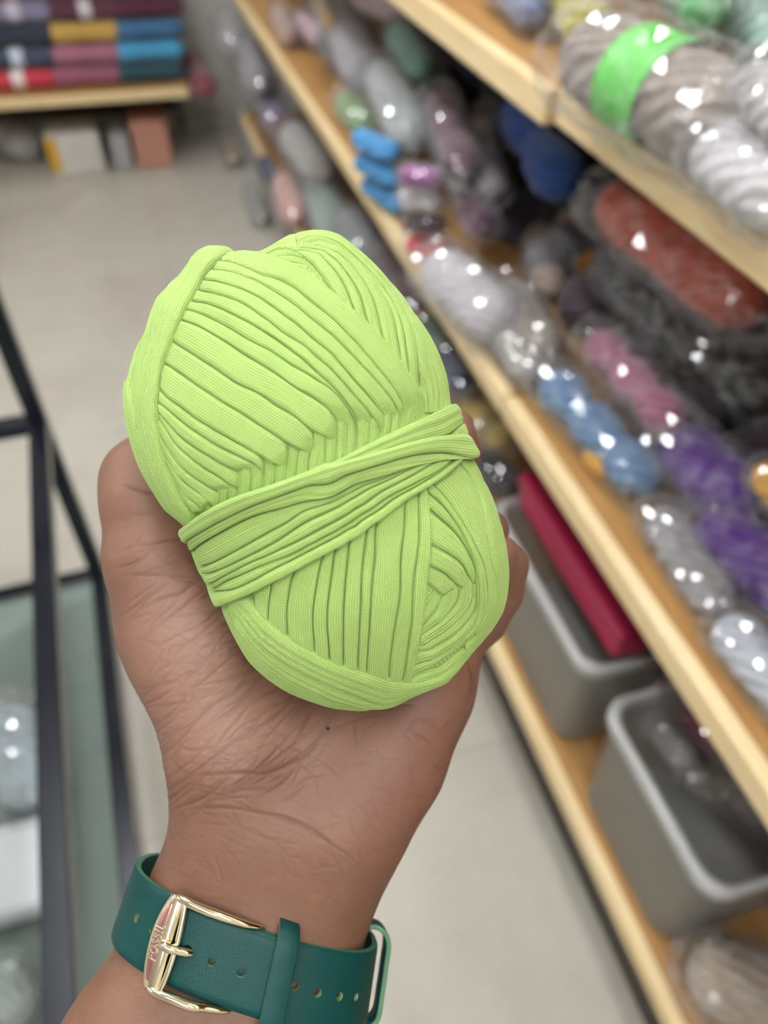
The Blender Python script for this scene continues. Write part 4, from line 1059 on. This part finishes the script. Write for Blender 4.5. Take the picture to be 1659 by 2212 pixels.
# middle shelf, next unit
pack((1130, 250), (1215, 385), 66, zB + .17, '0f3f85', 'royal blue skein under the end of the top shelf', lobes=2, bag=False)
pack((1240, 330), (1265, 400), 50, zB + .12, '173260', 'navy blue skein behind the royal blue skein', bag=False)
pack((1235, 490), (1255, 570), 46, zB + .01, 'cf8628', 'mustard orange skein in a milky bag below the royal blue skein', band=('cdbfae', .0, .3))
pack((1165, 500), (1190, 610), 42, zB, 'c2ab9c', 'beige bagged skein left of the mustard orange one')
pack((950, 225), (1000, 350), 42, zB + .16, '62304a', 'row of plum balls in a clear bag, standing over the white bags', lobes=3)
pack((1035, 290), (1065, 400), 32, zB + .13, 'b8b4be', 'slim white bagged skein beside the plum row')
pack((1010, 420), (1040, 480), 36, zB + .09, '5a2548', 'aubergine bagged skein at the foot of the plum row')
pack((880, 378), (935, 384), 24, zB + .15, '9a4f96', 'violet pack, topmost of the small stack left of the plum row')
pack((880, 430), (935, 436), 24, zB + .10, 'd0ccd0', 'white pack second from the top in the small stack left of the plum row')
pack((890, 480), (945, 486), 24, zB + .05, '4a1f3a', 'dark aubergine pack third from the top in the small stack left of the plum row')
pack((895, 528), (950, 534), 26, zB, 'e8525e', 'coral red pack at the bottom of the small stack left of the plum row')
pack((960, 590), (1070, 690), 66, zB, 'c6c1c6', 'large whitish bagged skein on the shelf edge right of the lime ball')
pack((1100, 640), (1165, 750), 52, zB, 'b5aaa0', 'greyish beige bagged skein right of the large whitish one')
pack((1100, 740), (1140, 800), 40, zB, 'a8a39c', 'small grey-beige bagged skein where the two shelf units meet')
for k, (a_, b_, z_) in enumerate((((780, 300), (845, 330), .10), ((785, 350), (850, 385), .05), ((800, 400), (862, 440), .0))):
    pack(a_, b_, 27, zB + z_, '3f86bd', 'sky blue twisted skein, %s of the three stacked ones' % ('top', 'middle', 'bottom')[k], bag=False, twist=5, group='sky blue skeins')
pack((750, 225), (790, 270), 32, zB, '7ca266', 'leaf green bagged skein left of the sky blue stack')
pack((870, 80), (905, 150), 40, zB + .13, '74b5a4', 'mint teal bagged skein under the top shelf')
pack((830, 170), (890, 290), 50, zB + .08, 'bcc4c6', 'clear bag of pale grey yarn below the mint teal one')
pack((720, 20), (790, 160), 48, zB + .02, 'b4b3bb', 'long pale grey bagged skein far along the middle shelf')
pack((655, 50), (690, 85), 25, zB, 'dfb6c4', 'pale pink ball in plastic far along the middle shelf')
pack((700, 95), (730, 125), 22, zB + .03, '39424f', 'small charcoal ball beside the pale pink ball')
pack((695, 5), (715, 50), 20, zB + .10, 'b08a4a', 'ochre skein far along the middle shelf')
pack((605, 30), (625, 80), 22, zB, 'b08d7c', 'dusty tan skein farthest along the middle shelf')
pack((790, -10), (860, 20), 36, zB + .15, 'c9a8b0', 'faded rose bagged skein under the far top shelf')
# lower shelf, beyond the bins
pack((965, 765), (1000, 825), 36, zA + .22, '1d2d50', 'navy skein under the middle shelf right of the lime ball')
pack((930, 705), (965, 745), 30, zA + .24, '2c4d34', 'dark green skein behind the navy one')
pack((1030, 880), (1085, 935), 44, zA + .14, 'c2a64c', 'straw yellow skein under the middle shelf beside the fingers', band=('8d7a3a', .55, .8))
pack((1035, 1000), (1095, 1040), 40, zA + .05, '2b2029', 'blackish purple bagged skein below the straw yellow one')
pack((492, 50), (502, 95), 30, zA + .22, 'a7a2a6', 'tall grey bagged skein at the far end of the lower shelf')
pack((418, 140), (440, 185), 30, zA + .02, '8d1c30', 'wine red skein at the far end of the lower shelf', bag=True)
pack((565, 190), (600, 260), 30, zA + .10, '8f88ac', 'lavender bagged skein far along the lower shelf')
pack((540, 110), (560, 180), 34, zA + .20, '8b8892', 'smoky grey bagged skein above the lavender one')
pack((605, 262), (620, 285), 22, zA + .13, '5c2238', 'burgundy ball beside the lavender skein', bag=False)
pack((572, 350), (588, 385), 18, zA, '2f3552', 'small navy skein at the front edge of the far lower shelf', bag=False)
pack((615, 400), (635, 460), 32, zA, 'd0a095', 'salmon pink bagged skein on the lower shelf')
pack((690, 400), (720, 490), 42, zA + .02, 'a3b6ae', 'greenish clear bagged skein right of the salmon one')
pack((640, 300), (690, 360), 44, zA + .12, 'b5b1b0', 'pale grey bagged skein above the salmon one')
pack((490, 300), (505, 340), 20, 0, '8a6f4c', 'brown pack on the floor where the aisle ends')
pack((760, 480), (800, 540), 40, zA + .14, '8f9499', 'grey bagged skein just above the lime ball')
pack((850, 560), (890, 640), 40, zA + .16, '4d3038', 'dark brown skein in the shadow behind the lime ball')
pack((545, 420), (562, 468), 20, 0, '9a9a96', 'dull grey pack on the floor at the foot of the shelving')
pack((1450, 1490), (1560, 1600), 45, zA + .12, 'a44e60', 'rose red skein inside the near clear bin', bag=True)
pack((1500, 1660), (1640, 1740), 55, zA + .05, 'a39c98', 'greyish bagged skein inside the near clear bin')
pack((1420, 1560), (1480, 1640), 38, zA + .10, 'b3b1b2', 'pale bagged skein inside the near clear bin, left of the greyish one')
pack((1550, 2110), (1690, 2170), 85, zA, 'b5a494', 'beige bagged skein at the bottom right corner of the photo')

# filler rows added at the back of the shelves, coloured dark for shaded depth
ORD = 'first second third fourth fifth sixth seventh eighth ninth tenth eleventh twelfth'.split()
def filler_row(z, ys, x, cols, r, where, group, seed):
    rg = np.random.default_rng(seed)
    for k, y in enumerate(ys):
        c, nm = cols[k % len(cols)]; rr = r * rg.uniform(.9, 1.08); yy = y + rg.uniform(-.01, .01); xx = x + rg.uniform(-.012, .012)
        P0 = np.array([xx - .05, yy - .02, z + rr * .95]); P1 = np.array([xx + .05, yy + .02, z + rr * .95 + .01])
        t = empty('yarn_pack', (xx, yy, z), '%s filler skein, %s from the near end, %s' % (nm, ORD[k], where), 'yarn', group)
        pr = [(i / 20, max(.003, rr * math.sqrt(max(0, 1 - abs(2 * i / 20 - 1) ** 3)))) for i in range(21)]
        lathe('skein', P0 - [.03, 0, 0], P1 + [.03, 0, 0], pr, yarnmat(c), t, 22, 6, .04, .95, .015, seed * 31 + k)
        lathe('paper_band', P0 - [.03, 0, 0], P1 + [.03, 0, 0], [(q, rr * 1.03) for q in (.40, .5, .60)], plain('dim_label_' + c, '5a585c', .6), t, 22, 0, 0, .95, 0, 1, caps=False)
filler_row(zB, np.arange(-.32, .78, .125), .84, [('14161c', 'black'), ('2a2230', 'dark aubergine'), ('1f2836', 'dark navy'), ('3a2026', 'dark maroon')], .058, 'back row of the near middle shelf', 'dark skeins in the back row of the near middle shelf', 3)
filler_row(zB + .118, np.arange(-.27, .78, .125), .85, [('181a20', 'charcoal'), ('241d28', 'dusky plum'), ('2b1a20', 'deep maroon')], .055, 'second layer on the near middle shelf', 'dark skeins in the second layer of the near middle shelf', 4)
filler_row(zB + .23, np.arange(-.27, .78, .125), .86, [('15171b', 'soot black')], .052, 'top layer on the near middle shelf', 'black skeins in the top layer of the near middle shelf', 5)
filler_row(zB, np.arange(.9, 2.2, .125), .83, [('3a2c36', 'dim plum'), ('55505a', 'dim grey'), ('2f3340', 'dim slate'), ('6b5a58', 'dim taupe')], .058, 'back row beyond the shelf joint', 'dim skeins in the back row beyond the shelf joint', 6)
filler_row(zB + .118, np.arange(.95, 2.2, .125), .84, [('241c26', 'blackish plum'), ('1d2b44', 'midnight blue'), ('3a3036', 'umber')], .055, 'second layer beyond the shelf joint', 'dark skeins in the second layer beyond the shelf joint', 7)
filler_row(zB + .23, np.arange(.95, 2.2, .125), .86, [('1a161c', 'near-black plum')], .052, 'top layer beyond the shelf joint', 'near-black skeins in the top layer beyond the shelf joint', 8)
filler_row(zB, np.arange(.95, 2.1, .16), .68, [('4a3a44', 'muted mauve'), ('8a868c', 'muted grey'), ('3f3a4c', 'muted violet')], .055, 'middle row beyond the shelf joint', 'muted skeins in the middle row beyond the shelf joint', 11)
filler_row(zB, np.arange(.16, .80, .125), .70, [('3a2a34', 'murky plum'), ('5a4a52', 'murky mauve'), ('2b2f3a', 'murky blue')], .055, 'middle row of the near middle shelf', 'murky skeins in the middle row of the near middle shelf', 12)
filler_row(zA, np.arange(.92, 2.3, .13), .78, [('4a4448', 'smoky'), ('2a2c33', 'dark slate'), ('5a4a44', 'dull brown')], .06, 'lower shelf beyond the bins', 'dim skeins on the lower shelf beyond the bins', 9)
filler_row(zC, np.arange(.05, .78, .13), .84, [('8f8a88', 'stone grey'), ('a9a4a2', 'pale grey'), ('6d7280', 'steel blue')], .062, 'back row of the near top shelf', 'greyish skeins in the back row of the near top shelf', 10)

# ------------------------------------------------------------------ bins on the lower shelf
def frost():
    t = NT('frosted_bin_plastic'); t.set(Base_Color=srgb('b9bab9'), Roughness=.28, Specular_IOR_Level=.6)
    tr = t.new('ShaderNodeBsdfTransparent'); tr.inputs[0].default_value = (.93, .93, .92, 1); mx = t.new('ShaderNodeMixShader'); mx.inputs[0].default_value = .45
    t.l.new(tr.outputs[0], mx.inputs[1]); t.l.new(t.b.outputs[0], mx.inputs[2]); t.l.new(mx.outputs[0], t.out.inputs[0]); return t.m
FROST = frost()
def bin_(x0, x1, y0, y1, z0, z1, lab):
    t = empty('storage_bin', ((x0 + x1) / 2, (y0 + y1) / 2, z0), lab, 'bin'); cx_, cy_ = (x0 + x1) / 2, (y0 + y1) / 2
    def loop(k, z, r=.035, inn=0.0):
        hx_, hy_ = (x1 - x0) / 2 * k - inn, (y1 - y0) / 2 * k - inn; P = []
        for qx, qy, a0 in ((1, 1, 0), (-1, 1, 90), (-1, -1, 180), (1, -1, 270)):
            for a in range(0, 91, 15):
                an = math.radians(a0 + a); P.append((cx_ + qx * (hx_ - r) + r * math.cos(an), cy_ + qy * (hy_ - r) + r * math.sin(an), z))
        return P
    lv = [(.90, z0, 0), (.93, z0 + .02, 0), (.985, z1 - .03, 0), (1.0, z1 - .028, 0), (1.01, z1 - .002, 0), (1.0, z1, 0), (1.0, z1, .008), (.985, z1 - .03, .006), (.93, z0 + .02, .006), (.90, z0 + .008, .006)]
    V = []; n = 28
    for k, z, inn in lv: V += loop(k, z, inn=inn)
    Fc = [(i * n + j, i * n + (j + 1) % n, (i + 1) * n + (j + 1) % n, (i + 1) * n + j) for i in range(len(lv) - 1) for j in range(n)]
    Fc += [tuple(range(n))[::-1], tuple((len(lv) - 1) * n + j for j in range(n))]
    mesh('tub', V, Fc, FROST, t)
    V = []
    for k, z, inn in ((1.012, z1 - .022, 0), (1.03, z1 - .012, 0), (1.03, z1 + .003, 0), (1.0, z1 + .006, 0), (.99, z1 + .002, 0.004)): V += loop(k, z, inn=inn)
    mesh('rim', V, [(i * n + j, i * n + (j + 1) % n, (i + 1) * n + (j + 1) % n, (i + 1) * n + j) for i in range(4) for j in range(n)], plain('bin_rim', 'a6a6a5', .3), t)
    return t
bin_(.463, .86, .14, .40, .2345, .49, 'clear plastic storage bin on the lower shelf, the one nearer the camera')
bin_(.463, .86, .45, .80, .2345, .49, 'clear plastic storage bin with a magenta box lying on it')
t = empty('magenta_box', (.66, .62, .496), 'magenta red box lying on top of the farther clear bin', 'box')
MAG = plain('magenta_card', '9c2044', .4)
box('tray', (.50, .455, .498), (.80, .79, .542), MAG, t, .012, 3); box('lid', (.495, .45, .543), (.805, .795, .565), plain('magenta_lid', '8a1a3c', .35), t, .008, 3)

# ------------------------------------------------------------------ shelf across the end of the aisle
FY = 3.6
t = empty('shelving_unit', (-.4, FY, 0), 'low pine-edged shelving unit across the far end of the aisle', 'shelving')
for z in (.352, .86):
    b = box('shelf_board', (-1.6, FY + .02, z - .022), (.235, 4.15, z), PLY, t, .001); box('edge_strip', (-1.6, FY, z - .036), (.235, FY + .02, z + .001), PINEX, b, .003)
box('back_panel', (-1.6, 4.152, .1), (.235, 4.17, 1.3), DARKB, t)
for x in (-1.6, .20): box('upright', (x, 4.11, 0), (x + .03, 4.15, 1.3), STEEL, t)
rows = [(165, [('c9384a', 'f0e8ea', 'red'), ('9a5a72', None, 'mauve'), ('1e4a58', None, 'dark teal')]),
        (128, [('3c4660', 'c9d3e4', 'blue-white'), ('a86a84', None, 'pink-mauve'), ('4aa6d6', None, 'light blue')]),
        (93, [('2b3048', None, 'dark navy'), ('c9a552', None, 'gold'), ('3f6f9e', None, 'mid blue')]),
        (57, [('8a86a6', 'c9c4d6', 'lilac grey'), ('5d2f44', 'd9d4da', 'maroon'), ('5a2238', None, 'deep wine')]),
        (20, [('b56a66', 'e4d2cc', 'dusty red'), ('cc2f44', None, 'bright red'), ('26306e', None, 'indigo')]),
        (-16, [('b8a0b0', None, 'pale mauve'), ('7a3a4a', None, 'brick red'), ('3a3a48', None, 'charcoal')])]
nmr = ['bottom row', 'second row from the bottom', 'third row from the bottom', 'fourth row from the bottom', 'fifth row from the bottom', 'top row']
nmc = ['left column', 'middle column', 'right column']
for ri, (y, cs) in enumerate(rows):
    for ci, (c, lbc, cn) in enumerate(cs):
        xc = (38, 190, 322)[ci]; z = .352 + .040 + ri * .079
        P = onplane(xc, y - ci * 6, 1, FY + .11); x = P[0]
        def rr(p): return p
        A = np.array([x - .105, FY + .12, z]); B = np.array([x + .105, FY + .12, z])
        tt = empty('yarn_pack', ((A + B) / 2) - np.array([0, 0, .038]), '%s skein pair, %s, %s of the far end shelf' % (cn, nmr[ri], nmc[ci]), 'yarn', 'skein pairs stacked on the far end shelf')
        r = .039; pr = [(i / 24, max(.003, r * math.sqrt(max(0, 1 - (1 - min(min(i, 24 - i) / 24 * .30 / r, 1)) ** 2.2)) * (.86 + .14 * abs(math.cos(math.pi * i / 24))))) for i in range(25)]
        lathe('skein', A - [.045, 0, 0], B + [.045, 0, 0], pr, yarnmat(c), tt, 20, 7, .04, .98, .01, ri * 3 + ci)
        if lbc: lathe('paper_band', A - [.045, 0, 0], B + [.045, 0, 0], [(s, .0375) for s in np.linspace(.42, .58, 3)], LABW if lbc is None else plain('label_' + lbc, lbc, .5), tt, 20, caps=False)
# things standing on the floor under it
pack((25, 300), (55, 310), 38, 0, 'b9b9b4', 'white bagged bundle on the floor under the far end shelf')
def carton(px0, px1, y, zh, c, lab, stripe=None, Yd=3.70):
    A = onplane(px0, y, 1, Yd); B = onplane(px1, y, 1, Yd)
    t = empty('carton', ((A[0] + B[0]) / 2, Yd + .1, 0), lab, 'box'); m = plain('card_' + c, c, .6)
    box('body', (A[0], Yd, 0.001), (B[0], Yd + .22, zh), m, t, .004)
    box('flap', (A[0] + .01, Yd + .004, zh + .0005), (B[0] - .01, Yd + .21, zh + .006), plain('flap_' + c, c, .5), t, .002)
    if stripe: box('tape', (A[0] - .001, Yd - .001, zh * .1), (A[0] + .045, Yd + .001, zh * .95), plain('tape_' + stripe, stripe, .5), t)
carton(100, 218, 320, .17, 'd2cfca', 'white carton with a yellow strip on the floor under the far end shelf', 'c99a2c')
carton(285, 365, 300, .20, 'b58270', 'pinkish brown carton on the floor under the far end shelf')
carton(235, 275, 300, .15, 'a5a5a8', 'small grey carton between the white and the pinkish brown ones')

# ------------------------------------------------------------------ glass display case on the left
FR = plain('black_steel_frame', '171b24', .2, .3); 
def glass(name, col, k):
    t = NT(name); t.set(Base_Color=srgb(col), Roughness=.05, Specular_IOR_Level=.7)
    tr = t.new('ShaderNodeBsdfTransparent'); tr.inputs[0].default_value = srgb(col); mx = t.new('ShaderNodeMixShader')
    fr = t.new('ShaderNodeFresnel'); fr.inputs[0].default_value = 1.5; t.l.new(t.math('ADD', fr.outputs[0], k), mx.inputs[0])
    t.l.new(tr.outputs[0], mx.inputs[1]); t.l.new(t.b.outputs[0], mx.inputs[2]); t.l.new(mx.outputs[0], t.out.inputs[0]); return t.m
GLS = glass('greenish_glass', 'dbe9e2', .03)
case = empty('display_case', (-.56, .5, 0), 'black steel framed glass display case beside the aisle on the left', 'display case')
yaw = math.atan2(.04, 1.0)
case.rotation_euler = (0, 0, -yaw); bpy.context.view_layer.update()
def cbox(nm, lo_, hi_, m, par=case, bev=.002):
    # local: x to the right from the case's right side plane (0), y along the aisle from the far post (0) towards the camera (negative)
    lo_ = np.array(lo_) ; hi_ = np.array(hi_); bm = bmesh.new(); bmesh.ops.create_cube(bm, size=1)
    for v in bm.verts: v.co = Vector([(lo_[i] + hi_[i]) / 2 + v.co[i] * (hi_[i] - lo_[i]) for i in range(3)])
    if bev: bmesh.ops.bevel(bm, geom=bm.edges[:], offset=bev, segments=2, profile=.5, affect='EDGES')
    M = Matrix.Translation((-.268, 1.235, 0)) @ Matrix.Rotation(-yaw * -1.0, 4, 'Z')
    for v in bm.verts: v.co = M @ v.co
    return bmobj(nm, bm, m, par)
T = .032
WD, LN, HTc = .62, 1.75, .86
for x in (-WD, -T):
    for y in (-LN, -T): cbox('post', (x, y, 0), (x + T, y + T, HTc), FR)
for z in (.035, .485, HTc - T):
    for x in (-WD, -T): cbox('rail', (x, -LN + T, z), (x + T, -T, z + T * .9), FR)
    for y in (-LN, -T):
        if z != .485 or y == -T or True: cbox('rail', (-WD + T, y, z), (-T, y + T, z + T * .9), FR)
cbox('base_shelf', (-WD + T, -LN + T, .045), (-T, -T, .058), glass('base_glass', 'd0d8d4', .12))
cbox('base_panel', (-WD + T, -LN + T, .030), (-T, -T, .036), plain('base_panel_grey', '98a39f', .35))
pack((20, 1560), (60, 1700), 60, .06, 'aebfc9', 'pale bluish bagged bundle inside the glass case, the one farther in')
pack((10, 2110), (40, 2180), 45, .06, '9aa8a2', 'grey-green bagged bundle inside the glass case at the bottom photo edge')
A = onplane(8, 1870, 2, .13)
t = empty('white_packet', (A[0], A[1], .06), 'flat white plastic packet lying in the glass case', 'packet')
bx = box('packet', (A[0] - .075, A[1] - .075, .062), (A[0] + .072, A[1] + .07, .125), plain('white_packet_plastic', 'd3d7dc', .25, bump=.6, bscale=30), t, .018, 3)
box('seal', (A[0] - .075, A[1] + .07, .09), (A[0] + .072, A[1] + .085, .094), plain('white_packet_plastic', 'd3d7dc', .25), t)
